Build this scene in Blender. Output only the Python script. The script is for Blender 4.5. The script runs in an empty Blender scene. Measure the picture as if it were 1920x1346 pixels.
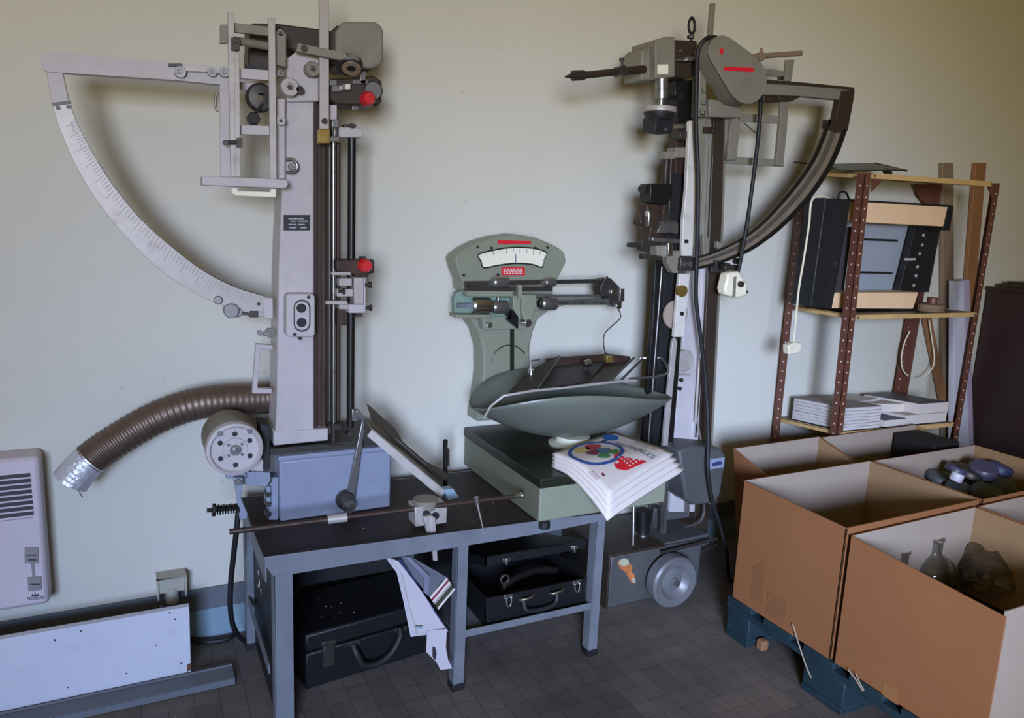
import bpy, bmesh, math, random, re
from mathutils import Vector, Matrix
random.seed(7)
SC = bpy.context.scene
COL = SC.collection
# ------------------------------------------------------------------ camera (solved from the photograph)
FPX = 1412.7; PITCH, ROLL, YAW = (math.radians(a) for a in (10.40, 2.48, 26.92)); EYE = Vector((0, 0, 1.35))
_f = Vector((math.sin(YAW)*math.cos(PITCH), math.cos(YAW)*math.cos(PITCH), -math.sin(PITCH)))
_r0 = Vector((math.cos(YAW), -math.sin(YAW), 0)); _u0 = _r0.cross(_f)
_r = math.cos(ROLL)*_r0 + math.sin(ROLL)*_u0; _u = -math.sin(ROLL)*_r0 + math.cos(ROLL)*_u0
cam = bpy.data.objects.new('camera', bpy.data.cameras.new('camera')); COL.objects.link(cam)
cam.data.sensor_width = 36; cam.data.lens = FPX/1920*36; cam.data.clip_start = .02
cam.matrix_world = Matrix(((_r.x, _u.x, -_f.x, EYE.x), (_r.y, _u.y, -_f.y, EYE.y), (_r.z, _u.z, -_f.z, EYE.z), (0, 0, 0, 1)))
SC.camera = cam
def _ray(x, y): return ((x-960)*_r - (y-673)*_u + FPX*_f)/FPX
def P(x, y, Y): d = _ray(x, y); return EYE + d*(Y/d.y)                      # point of the photograph on the vertical plane at depth Y
def PZ(x, y, Z): d = _ray(x, y); return EYE + d*((Z-EYE.z)/d.z)             # ... on the level plane at height Z
def PX(x, y, X): d = _ray(x, y); return EYE + d*(X/d.x)                     # ... on the plane at X
def RM(x, y, Y, r): return abs(P(x, y+r, Y).z-P(x, y-r, Y).z)/2            # a radius in pixels as metres
# ------------------------------------------------------------------ materials
def lin(c): return tuple(((v/255+.055)/1.055)**2.4 if v > 10 else v/255/12.92 for v in c)
MATS = {}
def mat(name, rgb, rough=.5, metal=0., var=.12, scale=18., bump=.0, bscale=120., spec=.5, wear=None, wscale=9., wamt=.5, alpha=None, stretch=None):
    m = bpy.data.materials.new(name); m.use_nodes = True; nt = m.node_tree; N = nt.nodes; L = nt.links
    b = N['Principled BSDF']; c = lin(rgb)
    tc = N.new('ShaderNodeTexCoord'); src = tc.outputs['Object']
    if stretch:
        mp = N.new('ShaderNodeMapping'); mp.inputs['Scale'].default_value = stretch; L.new(src, mp.inputs[0]); src = mp.outputs[0]
    n = N.new('ShaderNodeTexNoise'); n.inputs['Scale'].default_value = scale; n.inputs['Detail'].default_value = 5; L.new(src, n.inputs['Vector'])
    r = N.new('ShaderNodeValToRGB'); e = r.color_ramp.elements
    e[0].position = .3; e[1].position = .7
    e[0].color = (*[v*(1-var) for v in c], 1); e[1].color = (*[min(1, v*(1+var)) for v in c], 1)
    L.new(n.outputs[0], r.inputs[0]); out = r.outputs[0]
    if wear:
        n2 = N.new('ShaderNodeTexNoise'); n2.inputs['Scale'].default_value = wscale; n2.inputs['Detail'].default_value = 8; n2.inputs['Roughness'].default_value = .7
        L.new(src, n2.inputs['Vector'])
        r2 = N.new('ShaderNodeValToRGB'); r2.color_ramp.elements[0].position = .56; r2.color_ramp.elements[1].position = .68
        r2.color_ramp.elements[1].color = (wamt, wamt, wamt, 1); L.new(n2.outputs[0], r2.inputs[0])
        mx = N.new('ShaderNodeMixRGB'); L.new(r2.outputs[0], mx.inputs[0]); L.new(out, mx.inputs[1]); mx.inputs[2].default_value = (*lin(wear), 1); out = mx.outputs[0]
    L.new(out, b.inputs['Base Color'])
    b.inputs['Roughness'].default_value = rough; b.inputs['Metallic'].default_value = metal; b.inputs['Specular IOR Level'].default_value = spec
    if bump:
        nb = N.new('ShaderNodeTexNoise'); nb.inputs['Scale'].default_value = bscale; L.new(src, nb.inputs['Vector'])
        bp = N.new('ShaderNodeBump'); bp.inputs['Strength'].default_value = bump; bp.inputs['Distance'].default_value = .004
        L.new(nb.outputs[0], bp.inputs['Height']); L.new(bp.outputs[0], b.inputs['Normal'])
    MATS[name] = m; return m
G = {}
def M(k): return MATS[k]
mat('paint_grey', (178, 170, 170), .5, 0, .07, 14, .15, 160, wear=(150, 140, 131), wscale=7, wamt=.5)
mat('paint_blue_grey', (129, 136, 154), .45, 0, .06, 12, .15, 140, wear=(103, 107, 120), wscale=6, wamt=.5)
mat('paint_taupe', (123, 117, 104), .5, 0, .07, 16, .1, 160, wear=(94, 87, 76), wscale=9, wamt=.5)
mat('paint_dark_taupe', (51, 40, 30), .5, 0, .1, 16, wear=(33, 25, 17), wscale=9, wamt=.5)
mat('aluminium', (172, 164, 158), .48, .3, .06, 40, wear=(129, 116, 106), wscale=14, wamt=.4)
mat('steel', (150, 148, 146), .35, .85, .1, 50, wear=(96, 84, 74), wscale=16, wamt=.6)
mat('steel_dark', (70, 66, 62), .45, .6, .15, 40, wear=(90, 72, 58), wscale=14, wamt=.4)
mat('chrome', (205, 205, 205), .28, 1., .03, 30)
mat('rust_brown', (62, 46, 38), .5, .35, .2, 30, wear=(104, 86, 72), wscale=16, wamt=.5, stretch=(1, 1, .12))
mat('brass', (176, 146, 80), .35, .8, .12, 40)
mat('black_paint', (26, 26, 28), .55, 0, .15, 20)
mat('black_rubber', (20, 20, 22), .6, 0, .15, 30)
mat('black_metal', (34, 31, 30), .4, .4, .15, 30)
mat('red_plastic', (190, 28, 34), .4, 0, .08, 30)
mat('red_print', (208, 24, 40), .5, 0, .04, 30)
mat('scale_green', (128, 131, 112), .42, 0, .06, 10, .1, 120, wear=(108, 110, 89), wscale=5, wamt=.5)
mat('scale_green_dark', (30, 34, 24), .38, 0, .07, 8, wear=(24, 26, 18), wscale=5, wamt=.5)
mat('pan_green', (98, 103, 92), .36, 0, .1, 6, wear=(84, 88, 76), wscale=4, wamt=.6)
mat('paint_slate_shaded', (75, 75, 75), .5, 0, .08, 12, .12, 140, wear=(59, 58, 59), wscale=7, wamt=.5)  # weaker light low on the right machine is put into this colour
mat('wheel_paint', (109, 109, 111), .4, .2, .08, 12, .1, 140, wear=(87, 87, 91), wscale=7, wamt=.5)  # wheel darkened likewise, the dim light near the floor put into its colour
mat('arc_taupe', (127, 113, 96), .4, .2, .1, 20, wear=(95, 83, 70), wscale=9, wamt=.6)
mat('brochure_paper', (174, 168, 174), .6, 0, .03, 10, spec=.2)
mat('rail_pale', (204, 198, 188), .5, .1, .06, 20, wear=(170, 160, 150), wscale=14, wamt=.5)
mat('scale_side', (104, 106, 88), .45, 0, .1, 7, .1, 120, wear=(92, 92, 70), wscale=4, wamt=.7)
mat('mint_green', (115, 139, 124), .5, 0, .05, 14)
mat('cream', (226, 222, 200), .5, 0, .04, 14)
mat('cream_plastic', (226, 216, 190), .45, 0, .05, 14)
mat('heater_white', (193, 181, 187), .5, 0, .03, 6)
mat('heater_grey', (134, 128, 130), .5, 0, .05, 14)
mat('slot_dark', (58, 54, 58), .7, 0, .05, 14)
mat('panel_white', (189, 190, 200), .5, 0, .03, 5, wear=(137, 137, 147), wscale=26, wamt=.25)
mat('trim_grey', (96, 100, 106), .55, 0, .06, 9)
mat('trim_dark', (66, 70, 76), .6, 0, .06, 9)
mat('trim_teal', (126, 150, 162), .6, 0, .08, 8)
mat('beige_plastic', (168, 164, 150), .5, 0, .05, 14)
mat('duct', (102, 85, 73), .42, .55, .14, 24, wear=(144, 121, 105), wscale=14, wamt=.5)
mat('foil', (200, 200, 206), .45, .5, .08, 30, .8, 90)
mat('bench_top', (35, 20, 14), .6, 0, .25, 9, wear=(55, 34, 24), wscale=13, wamt=.4)
mat('bench_steel', (108, 112, 119), .5, .1, .1, 12, wear=(79, 79, 83), wscale=10, wamt=.5)
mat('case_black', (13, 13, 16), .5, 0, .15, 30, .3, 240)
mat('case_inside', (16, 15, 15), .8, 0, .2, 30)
mat('cardboard', (136, 89, 56), .8, 0, .05, 4, .1, 90, wear=(127, 82, 50), wscale=3, wamt=.5, spec=.2)
mat('cardboard_dark', (128, 84, 53), .8, 0, .05, 4, spec=.2)
mat('cardboard_pale', (153, 137, 123), .8, 0, .04, 4, spec=.2)
mat('cardboard_tan', (143, 114, 83), .8, 0, .05, 4, spec=.2)
mat('tape', (145, 100, 62), .3, 0, .05, 5)
mat('pallet_blue', (17, 41, 50), .7, 0, .2, 20, .2, 60, wear=(29, 51, 58), wscale=12, wamt=.6)
mat('pallet_chip', (140, 98, 66), .8, 0, .2, 30)
mat('wood', (140, 98, 63), .55, 0, .12, 14, stretch=(1, 1, .15), wear=(122, 80, 47), wscale=8, wamt=.5)
mat('wood_pale', (231, 193, 151), .55, 0, .06, 10)
mat('wood_grey', (128, 108, 88), .6, 0, .1, 14, stretch=(1, 1, .1))
mat('shelf_edge', (196, 160, 104), .55, 0, .1, 12, wear=(160, 122, 76), wscale=10, wamt=.5)
mat('shelf_brown', (102, 61, 48), .45, .1, .08, 10, wear=(88, 50, 37), wscale=8, wamt=.5)
mat('hole_white', (214, 206, 196), .6, 0, .03, 14)
mat('cabinet_brown', (50, 34, 36), .5, 0, .12, 8, stretch=(1, 1, .15))
mat('glass_grey', (150, 156, 164), .2, 0, .04, 10)
mat('paper', (207, 197, 190), .7, 0, .02, 10, spec=.2)
mat('paper_edge', (196, 188, 184), .8, 0, .2, 200, spec=.2, stretch=(.05, .05, 1))
mat('paper_grey', (158, 150, 146), .7, 0, .05, 10, spec=.2)
mat('paper_dark', (70, 72, 84), .5, 0, .06, 10)
mat('print_blue', (38, 100, 170), .5, 0, .05, 10)
mat('print_navy', (46, 55, 94), .5, 0, .05, 10)
mat('print_ring', (44, 76, 140), .5, 0, .05, 10)
mat('print_ochre', (196, 168, 92), .5, 0, .05, 10)
mat('print_red', (178, 60, 60), .5, 0, .05, 10)
mat('print_maroon', (120, 44, 66), .5, 0, .05, 10)
mat('print_slate', (84, 108, 128), .5, 0, .05, 10)
mat('print_green', (70, 126, 72), .5, 0, .05, 10)
mat('print_grey', (122, 124, 134), .5, 0, .05, 10)
mat('print_black', (40, 40, 48), .5, 0, .05, 10)
mat('print_purple', (92, 90, 130), .5, 0, .05, 10)  # extra blue beam added to cool the lower wall
mat('plastic_purple', (72, 68, 93), .4, 0, .1, 10)  # narrow extra beam added to brighten the wall low on the right
mat('plate_text', (180, 180, 186), .5, 0, .05, 10)
mat('rust_spot', (176, 104, 56), .8, 0, .25, 60)
mat('primer_spot', (168, 164, 140), .8, 0, .1, 60)
mat('tube_white', (196, 194, 206), .5, 0, .04, 10)
mat('tube_lilac', (164, 152, 172), .5, 0, .05, 10)
mat('dark_green', (60, 64, 50), .5, 0, .1, 10)
mat('pebble_grey', (78, 84, 90), .5, 0, .1, 10)
def glass(name, rgb, rough=.03):
    m = bpy.data.materials.new(name); m.use_nodes = True; b = m.node_tree.nodes['Principled BSDF']
    b.inputs['Base Color'].default_value = (*lin(rgb), 1); b.inputs['Transmission Weight'].default_value = 1; b.inputs['Roughness'].default_value = rough; b.inputs['IOR'].default_value = 1.45
    MATS[name] = m
glass('clear_glass', (222, 226, 222)); glass('film_glass', (222, 222, 226), .3)
# ------------------------------------------------------------------ mesh building
class MB:
    def __init__(s): s.v = []; s.f = []; s.m = []; s.cur = 0; s.flat = False
    def add(s, vs, fs):
        o = len(s.v); s.v += [Vector(p) for p in vs]; s.f += [[i+o for i in f] for f in fs]; s.m += [s.cur]*len(fs); return s
    def box(s, x0, x1, y0, y1, z0, z1):
        return s.add([(x, y, z) for z in (z0, z1) for x, y in ((x0, y0), (x1, y0), (x1, y1), (x0, y1))], [(0, 3, 2, 1), (4, 5, 6, 7), (0, 1, 5, 4), (1, 2, 6, 5), (2, 3, 7, 6), (3, 0, 4, 7)])
    def prism(s, pts, vec):
        n = len(pts); vec = Vector(vec); a = [Vector(p) for p in pts]; b = [p+vec for p in a]
        return s.add(a+b, [list(range(n)), list(range(2*n-1, n-1, -1))]+[(i, (i+1) % n, (i+1) % n+n, i+n) for i in range(n)])
    def plate(s, px, Y, t): return s.prism([P(x, y, Y) for x, y in px], (0, t, 0))
    def rect(s, x0, y0, x1, y1, Y, t): return s.plate([(x0, y0), (x1, y0), (x1, y1), (x0, y1)], Y, t)
    def bar(s, a, b, w, Y, t, w2=None):
        w2 = w if w2 is None else w2; d = Vector((b[0]-a[0], b[1]-a[1])).normalized(); n = Vector((-d.y, d.x))
        return s.plate([(a[0]+n.x*w/2, a[1]+n.y*w/2), (b[0]+n.x*w2/2, b[1]+n.y*w2/2), (b[0]-n.x*w2/2, b[1]-n.y*w2/2), (a[0]-n.x*w/2, a[1]-n.y*w/2)], Y, t)
    def cyl(s, a, b, r, r2=None, n=24):
        a = Vector(a); b = Vector(b); r2 = r if r2 is None else r2; d = (b-a).normalized()
        u = d.cross((0, 0, 1) if abs(d.z) < .9 else (1, 0, 0)).normalized(); w = d.cross(u)
        c = [(math.cos(2*math.pi*i/n), math.sin(2*math.pi*i/n)) for i in range(n)]
        return s.add([a+(u*x+w*y)*r for x, y in c]+[b+(u*x+w*y)*r2 for x, y in c], [list(range(n-1, -1, -1)), list(range(n, 2*n))]+[(i, (i+1) % n, (i+1) % n+n, i+n) for i in range(n)])
    def disc(s, x, y, Y, r, t, n=28):                       # a round boss facing the room
        p = P(x, y, Y); return s.cyl(p, p+Vector((0, t, 0)), RM(x, y, Y, r), n=n)
    def lathe(s, prof, o, axis, n=28, up=None):
        o = Vector(o); d = Vector(axis).normalized(); u = d.cross((0, 0, 1) if abs(d.z) < .9 else (1, 0, 0)).normalized(); w = d.cross(u)
        k = len(prof); vs = [o+d*h+(u*math.cos(2*math.pi*i/n)+w*math.sin(2*math.pi*i/n))*max(r, 1e-5) for i in range(n) for r, h in prof]
        fs = [(i*k+j, ((i+1) % n)*k+j, ((i+1) % n)*k+j+1, i*k+j+1) for i in range(n) for j in range(k-1)]
        return s.add(vs, fs)
    def tube(s, pts, r, n=10, closed=False, smooth=0, rs=None):
        pts = [Vector(p) for p in pts]
        if smooth: pts = catmull(pts, smooth, closed)
        m = len(pts); vs = []; u = None
        for i, p in enumerate(pts):
            a = pts[(i-1) % m] if closed or i else p; b = pts[(i+1) % m] if closed or i < m-1 else p
            d = (b-a).normalized()
            if u is None: u = d.cross((0, 0, 1) if abs(d.z) < .9 else (1, 0, 0)).normalized()
            u = (u-d*u.dot(d)).normalized(); w = d.cross(u); rr = rs(i/(m-1)) if rs else r
            vs += [p+(u*math.cos(2*math.pi*j/n)+w*math.sin(2*math.pi*j/n))*rr for j in range(n)]
        fs = [(i*n+j, i*n+(j+1) % n, ((i+1) % m)*n+(j+1) % n, ((i+1) % m)*n+j) for i in range(m if closed else m-1) for j in range(n)]
        if not closed: fs += [list(range(n-1, -1, -1)), list(range((m-1)*n, m*n))]
        return s.add(vs, fs)
    def ptube(s, px, Y, r, **k): return s.tube([P(x, y, Y) for x, y in px], r, **k)
    def strip(s, A, B, Y, t, smooth=4):                     # curved flat band between two pixel edges
        a = catmull([P(x, y, Y) for x, y in A], smooth); b = catmull([P(x, y, Y) for x, y in B], smooth); n = len(a); v = Vector((0, t, 0))
        vs = a+b+[p+v for p in a]+[p+v for p in b]; fs = []
        for i in range(n-1):
            j = i+1; fs += [(i, j, n+j, n+i), (2*n+i, 3*n+i, 3*n+j, 2*n+j), (i, 2*n+i, 2*n+j, j), (n+i, n+j, 3*n+j, 3*n+i)]
        fs += [(0, n, 3*n, 2*n), (n-1, 3*n-1, 4*n-1, 2*n-1)]
        return s.add(vs, fs)
    def grid(s, fn, nu, nv, t=0):
        vs = [Vector(fn(i/nu, j/nv)) for i in range(nu+1) for j in range(nv+1)]; w = nv+1
        return s.add(vs, [(i*w+j, (i+1)*w+j, (i+1)*w+j+1, i*w+j+1) for i in range(nu) for j in range(nv)])
    def sphere(s, c, r, sc=(1, 1, 1), nu=16, nv=10):
        c = Vector(c); return s.grid(lambda a, b: c+Vector((r*sc[0]*math.cos(2*math.pi*a)*math.sin(math.pi*b), r*sc[1]*math.sin(2*math.pi*a)*math.sin(math.pi*b), r*sc[2]*math.cos(math.pi*b))), nu, nv)
    def quad(s, a, b, c, d): return s.add([a, b, c, d], [(0, 1, 2, 3)])
    def build(s, name, ms, parent=None, **k):                # repeated small fittings become one part each
        if parent is not None and re.search(r'(screw|bolt|vent_hole|knob|mount|rivet|button|catch|rod|jaw|bracket|wire|boss|stem|cross_bar|crossbar|clamp|block|peg|edge|roller|tensioner)$', name) and name not in ('tow_rods', 'bright_rod'):
            up = list(range(len(s.v)))
            def find(i):
                while up[i] != i: up[i] = up[up[i]]; i = up[i]
                return i
            for f in s.f:
                for i in f[1:]: up[find(i)] = find(f[0])
            roots = sorted({find(f[0]) for f in s.f})
            if 1 < len(roots) <= 12:
                for r in roots:
                    c = MB(); ids = [i for i in range(len(s.v)) if find(i) == r]; mp = {i: n for n, i in enumerate(ids)}
                    c.v = [s.v[i] for i in ids]; sel = [j for j, f in enumerate(s.f) if find(f[0]) == r]; c.f = [[mp[i] for i in s.f[j]] for j in sel]; c.m = [s.m[j] for j in sel]
                    o = c._build(name, ms, parent, **k)
                return o
        return s._build(name, ms, parent, **k)
    def _build(s, name, ms, parent=None, bev=0, thick=0, off=0, sub=0, smooth=True, ang=38):
        me = bpy.data.meshes.new(name); root = Vector((0, 0, 0)); q = parent
        while q: root += q.location; q = q.parent
        me.from_pydata([p-root for p in s.v], [], s.f)
        for i, m in enumerate(ms if isinstance(ms, (list, tuple)) else [ms]): me.materials.append(M(m))
        me.polygons.foreach_set('material_index', s.m)
        bm = bmesh.new(); bm.from_mesh(me); bmesh.ops.remove_doubles(bm, verts=bm.verts, dist=1e-6); bmesh.ops.recalc_face_normals(bm, faces=bm.faces); bm.to_mesh(me); bm.free()
        if smooth:
            me.polygons.foreach_set('use_smooth', [True]*len(me.polygons)); me.set_sharp_from_angle(angle=math.radians(ang))
        o = bpy.data.objects.new(name, me); COL.objects.link(o)
        if parent: o.parent = parent
        if thick: d = o.modifiers.new('thickness', 'SOLIDIFY'); d.thickness = thick; d.offset = off
        if bev: d = o.modifiers.new('bevel', 'BEVEL'); d.width = bev; d.segments = 2; d.limit_method = 'ANGLE'; d.angle_limit = math.radians(40)
        if sub: d = o.modifiers.new('subdivision', 'SUBSURF'); d.levels = d.render_levels = sub
        return o
def catmull(p, k=6, closed=False):
    n = len(p); out = []
    for i in range(n if closed else n-1):
        a = p[(i-1) % n] if closed or i else p[0]*2-p[1]; b = p[i]; c = p[(i+1) % n]; d = p[(i+2) % n] if closed or i < n-2 else p[-1]*2-p[-2]
        for j in range(k):
            t = j/k; out.append(.5*((2*b)+(c-a)*t+(2*a-5*b+4*c-d)*t*t+(3*b-a-3*c+d)*t**3))
    if not closed: out.append(p[-1])
    return out
def circ(cx, cy, r, n=20, a0=0, a1=360): return [(cx+r*math.cos(math.radians(a0+(a1-a0)*i/n)), cy+r*math.sin(math.radians(a0+(a1-a0)*i/n))) for i in range(n+(a1-a0 != 360))]
def rrect(x0, y0, x1, y1, r, n=5): return circ(x1-r, y0+r, r, n, -90, 0)+circ(x1-r, y1-r, r, n, 0, 90)+circ(x0+r, y1-r, r, n, 90, 180)+circ(x0+r, y0+r, r, n, 180, 270)
def tag(o, label=None, cat=None, group=None, kind=None):
    if label: o['label'] = label
    if cat: o['category'] = cat
    if group: o['group'] = group
    if kind: o['kind'] = kind
    return o
def thing(name, label, cat, loc, group=None):
    o = bpy.data.objects.new(name, None); COL.objects.link(o); o.location = Vector(loc); o.empty_display_size = .05
    return tag(o, label, cat, group)
def text_geo(string, bold=.015):
    cu = bpy.data.curves.new('lettering', 'FONT'); cu.body = string; cu.align_x = 'CENTER'; cu.align_y = 'CENTER'; cu.resolution_u = 2; cu.offset = bold
    o = bpy.data.objects.new('lettering', cu); COL.objects.link(o); bpy.context.view_layer.update()
    me = bpy.data.meshes.new_from_object(o.evaluated_get(bpy.context.evaluated_depsgraph_get()))
    vs = [v.co.copy() for v in me.vertices]; fs = [list(p.vertices) for p in me.polygons]
    bpy.data.objects.remove(o); bpy.data.curves.remove(cu); bpy.data.meshes.remove(me)
    x0 = min(v.x for v in vs); x1 = max(v.x for v in vs); y0 = min(v.y for v in vs); y1 = max(v.y for v in vs)
    return [((v.x-x0)/(x1-x0), (v.y-y0)/(y1-y0)) for v in vs], fs
def lettering(mb, string, fn):                                # fn maps (0..1, 0..1) onto the surface that carries the words
    uv, fs = text_geo(string); return mb.add([fn(a, b) for a, b in uv], fs)
def ptext(mb, string, x0, y0, x1, y1, Y, dy=0):               # words in a pixel box on the plane Y; y grows downward, dy is the slope of the line
    return lettering(mb, string, lambda a, b: P(x0+(x1-x0)*a, y1+(y0-y1)*b+dy*a, Y))
def copy_tree(o, parent=None):
    c = o.copy(); COL.objects.link(c); c.parent = parent
    for ch in [k for k in bpy.data.objects if k.parent == o]: copy_tree(ch, c)
    return c
# ------------------------------------------------------------------ the room
WY = 2.39
def surface(name, rgb_a, rgb_b, rough, kind):
    m = bpy.data.materials.new(name); m.use_nodes = True; nt = m.node_tree; N = nt.nodes; L = nt.links; b = N['Principled BSDF']
    tc = N.new('ShaderNodeTexCoord'); b.inputs['Roughness'].default_value = rough; b.inputs['Specular IOR Level'].default_value = .25
    def noise(s, d=6, r=.55):
        n = N.new('ShaderNodeTexNoise'); n.inputs['Scale'].default_value = s; n.inputs['Detail'].default_value = d; n.inputs['Roughness'].default_value = r; L.new(tc.outputs['Object'], n.inputs['Vector']); return n.outputs[0]
    def ramp(src, p0, p1, c0, c1):
        r = N.new('ShaderNodeValToRGB'); e = r.color_ramp.elements; e[0].position, e[1].position = p0, p1; e[0].color = (*c0, 1); e[1].color = (*c1, 1); L.new(src, r.inputs[0]); return r.outputs[0]
    def mix(f, a, c, mode='MIX'):
        x = N.new('ShaderNodeMixRGB'); x.blend_type = mode
        for i, v in ((0, f), (1, a), (2, c)):
            if isinstance(v, (float, int)): x.inputs[i].default_value = v
            elif isinstance(v, tuple): x.inputs[i].default_value = (*v, 1)
            else: L.new(v, x.inputs[i])
        return x.outputs[0]
    A, B = lin(rgb_a), lin(rgb_b)
    if kind == 'wall':
        col = ramp(noise(1.3), .3, .7, A, B)
        spots = ramp(noise(38, 3, .4), .74, .79, (0, 0, 0), (.35, .35, .35)); col = mix(spots, col, lin((120, 116, 106)))
        L.new(col, b.inputs['Base Color'])
        bp = N.new('ShaderNodeBump'); bp.inputs['Strength'].default_value = .08; bp.inputs['Distance'].default_value = .003; L.new(noise(90), bp.inputs['Height']); L.new(bp.outputs[0], b.inputs['Normal'])
    else:
        br = N.new('ShaderNodeTexBrick'); br.offset = 0; br.squash = 1
        mp = N.new('ShaderNodeMapping'); mp.inputs['Location'].default_value = (.03, .02, 0); L.new(tc.outputs['Object'], mp.inputs[0]); L.new(mp.outputs[0], br.inputs['Vector'])
        br.inputs['Scale'].default_value = 1; br.inputs['Brick Width'].default_value = .066; br.inputs['Row Height'].default_value = .066
        br.inputs['Mortar Size'].default_value = .0012; br.inputs['Mortar Smooth'].default_value = .3; br.inputs['Bias'].default_value = 0
        br.inputs['Color1'].default_value = (*A, 1); br.inputs['Color2'].default_value = (*B, 1); br.inputs['Mortar'].default_value = (*[v*.62 for v in A], 1)
        st = ramp(noise(2.2, 8, .65), .35, .7, (.62, .6, .62), (1.38, 1.3, 1.22)); col = mix(1., br.outputs[0], st, 'MULTIPLY')
        gr = ramp(noise(60, 4, .6), .68, .74, (0, 0, 0), (.5, .5, .5)); col = mix(gr, col, lin((116, 108, 104)))
        L.new(col, b.inputs['Base Color'])
        bp = N.new('ShaderNodeBump'); bp.inputs['Strength'].default_value = .25; bp.inputs['Distance'].default_value = .002; bp.invert = True; L.new(br.outputs['Fac'], bp.inputs['Height']); L.new(bp.outputs[0], b.inputs['Normal'])
    MATS[name] = m
surface('wall_paint', (198, 194, 181), (205, 201, 188), .7, 'wall')
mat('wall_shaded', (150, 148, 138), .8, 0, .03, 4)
surface('floor_tile', (96, 92, 90), (106, 100, 97), .55, 'floor')
mat('ceiling_paint', (214, 208, 190), .8, 0, .02, 4)
def structure(mb, name, m, **k): return tag(mb.build(name, m, **k), kind='structure')
RX0, RX1, RY0, RH = -2.6, 5.6, -2.8, 2.9
b = MB(); b.box(RX0-.15, RX1+.15, RY0-.15, WY+.15, -.12, 0); structure(b, 'floor', 'floor_tile')
b = MB(); b.box(RX0-.15, RX1+.15, WY, WY+.15, 0, RH); structure(b, 'wall_back', 'wall_paint')
b = MB(); b.box(RX1, RX1+.15, RY0, WY, 0, RH); structure(b, 'wall_right', 'wall_paint')
b = MB(); b.box(RX0-.15, RX0, RY0, WY, 0, RH); structure(b, 'wall_left', 'wall_paint')
b = MB(); b.box(RX0-.15, RX1+.15, RY0-.15, WY+.15, RH, RH+.12); structure(b, 'ceiling', 'ceiling_paint')
WX0, WX1, WZ0, WZ1 = -1.7, -.5, .95, 2.15                    # the window behind the camera that lights the room
b = MB()
b.box(RX0-.15, WX0, RY0-.15, RY0, 0, RH); b.box(WX1, RX1+.15, RY0-.15, RY0, 0, RH); b.box(WX0, WX1, RY0-.15, RY0, 0, WZ0); b.box(WX0, WX1, RY0-.15, RY0, WZ1, RH)
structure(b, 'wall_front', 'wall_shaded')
b = MB()
for x in (WX0, (WX0+WX1)/2-.025, WX1-.05): b.box(x, x+.05, RY0-.1, RY0-.05, WZ0, WZ1)
for z in (WZ0, WZ1-.05): b.box(WX0, WX1, RY0-.1, RY0-.05, z, z+.05)
structure(b, 'window_1', 'panel_white')
# baseboard behind the bench and the white board: dark band over a pale blue-grey lower band
def skirting(x0, x1):
    c = MB(); c.box(x0, x1, WY-.012, WY, .1, .17); structure(c, 'baseboard_back', 'trim_grey', bev=.002)
    c = MB(); c.box(x0, x1, WY-.009, WY, .0, .1); structure(c, 'trim_1', 'trim_teal')
skirting(RX0, RX1)
# ------------------------------------------------------------------ steel work bench
TZ = .487; TX0, TX1, TY0, TY1 = .262, 1.275, 1.82, 2.3
bench = thing('work_bench', 'grey angle steel bench with dark top carrying the machine and the green scale', 'bench', (TX0, TY0, 0))
b = MB(); b.box(TX0+.004, TX1-.004, TY0+.004, TY1, TZ-.012, TZ); b.build('bench_top', 'bench_top', bench, bev=.001)
b = MB()
b.plate([(496, 1045), (1014, 976), (1137, 962), (1137, 975), (1010, 1001), (846, 1028), (545, 1077), (512, 1080), (498, 1062)], TY0-.004, .004)
b.build('front_rail', 'bench_steel', bench, bev=.001)
b = MB(); b.box(TX0, TX0+.004, TY0, TY1, TZ-.05, TZ+.001); b.build('side_rail', 'bench_steel', bench, bev=.001)
b = MB(); b.box(TX0, TX1, TY1-.004, TY1, TZ-.04, TZ+.001); b.build('back_rail', 'bench_steel', bench)
def leg(x0, x1, y0, y1, foot=True):
    c = MB(); c.box(x0, x1, y0, y0+.004, 0.02, TZ-.015); c.box(x0, x0+.004, y0, y1, 0.02, TZ-.015); o = c.build('leg', 'bench_steel', bench, bev=.001)
    c = MB(); c.box(x0-.003, x1+.002, y0-.003, y1, 0, .022); c.build('foot', 'black_rubber', o, bev=.002)
leg(.282, .329, TY0-.002, TY0+.04); leg(.778, .812, TY0-.002, TY0+.035); leg(1.238, 1.271, TY0-.002, TY0+.035)
leg(.268, .30, TY1-.04, TY1); leg(.78, .81, TY1-.04, TY1); leg(1.24, 1.27, TY1-.04, TY1)
b = MB(); b.box(.812, 1.238, TY0, TY0+.004, .163, .185); b.box(.79, 1.26, TY0+.004, TY1-.02, .163, .167); b.build('lower_shelf', 'bench_steel', bench, bev=.001)
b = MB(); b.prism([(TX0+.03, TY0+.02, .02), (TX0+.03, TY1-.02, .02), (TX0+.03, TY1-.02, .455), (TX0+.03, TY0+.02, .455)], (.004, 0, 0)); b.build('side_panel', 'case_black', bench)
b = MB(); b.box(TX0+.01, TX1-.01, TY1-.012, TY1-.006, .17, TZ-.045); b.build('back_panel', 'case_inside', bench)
b = MB(); b.box(TX0+.01, TX0+.014, TY0+.04, TY1-.02, .16, .185); b.build('side_brace', 'bench_steel', bench)
b = MB()
for x, y, r in ((484, 1073, 5), (486, 1093, 7), (489, 1108, 6), (484, 1098, 4)):
    p = PX(x, y, TX0+.029); b.add([p+Vector((0, math.cos(a)*r*.0011*(1+.4*math.sin(3*a)), math.sin(a)*r*.0016)) for a in [k*math.pi/5 for k in range(10)]], [list(range(10))])
b.build('paper_scrap', 'paper', bench, thick=.0006)
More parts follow.
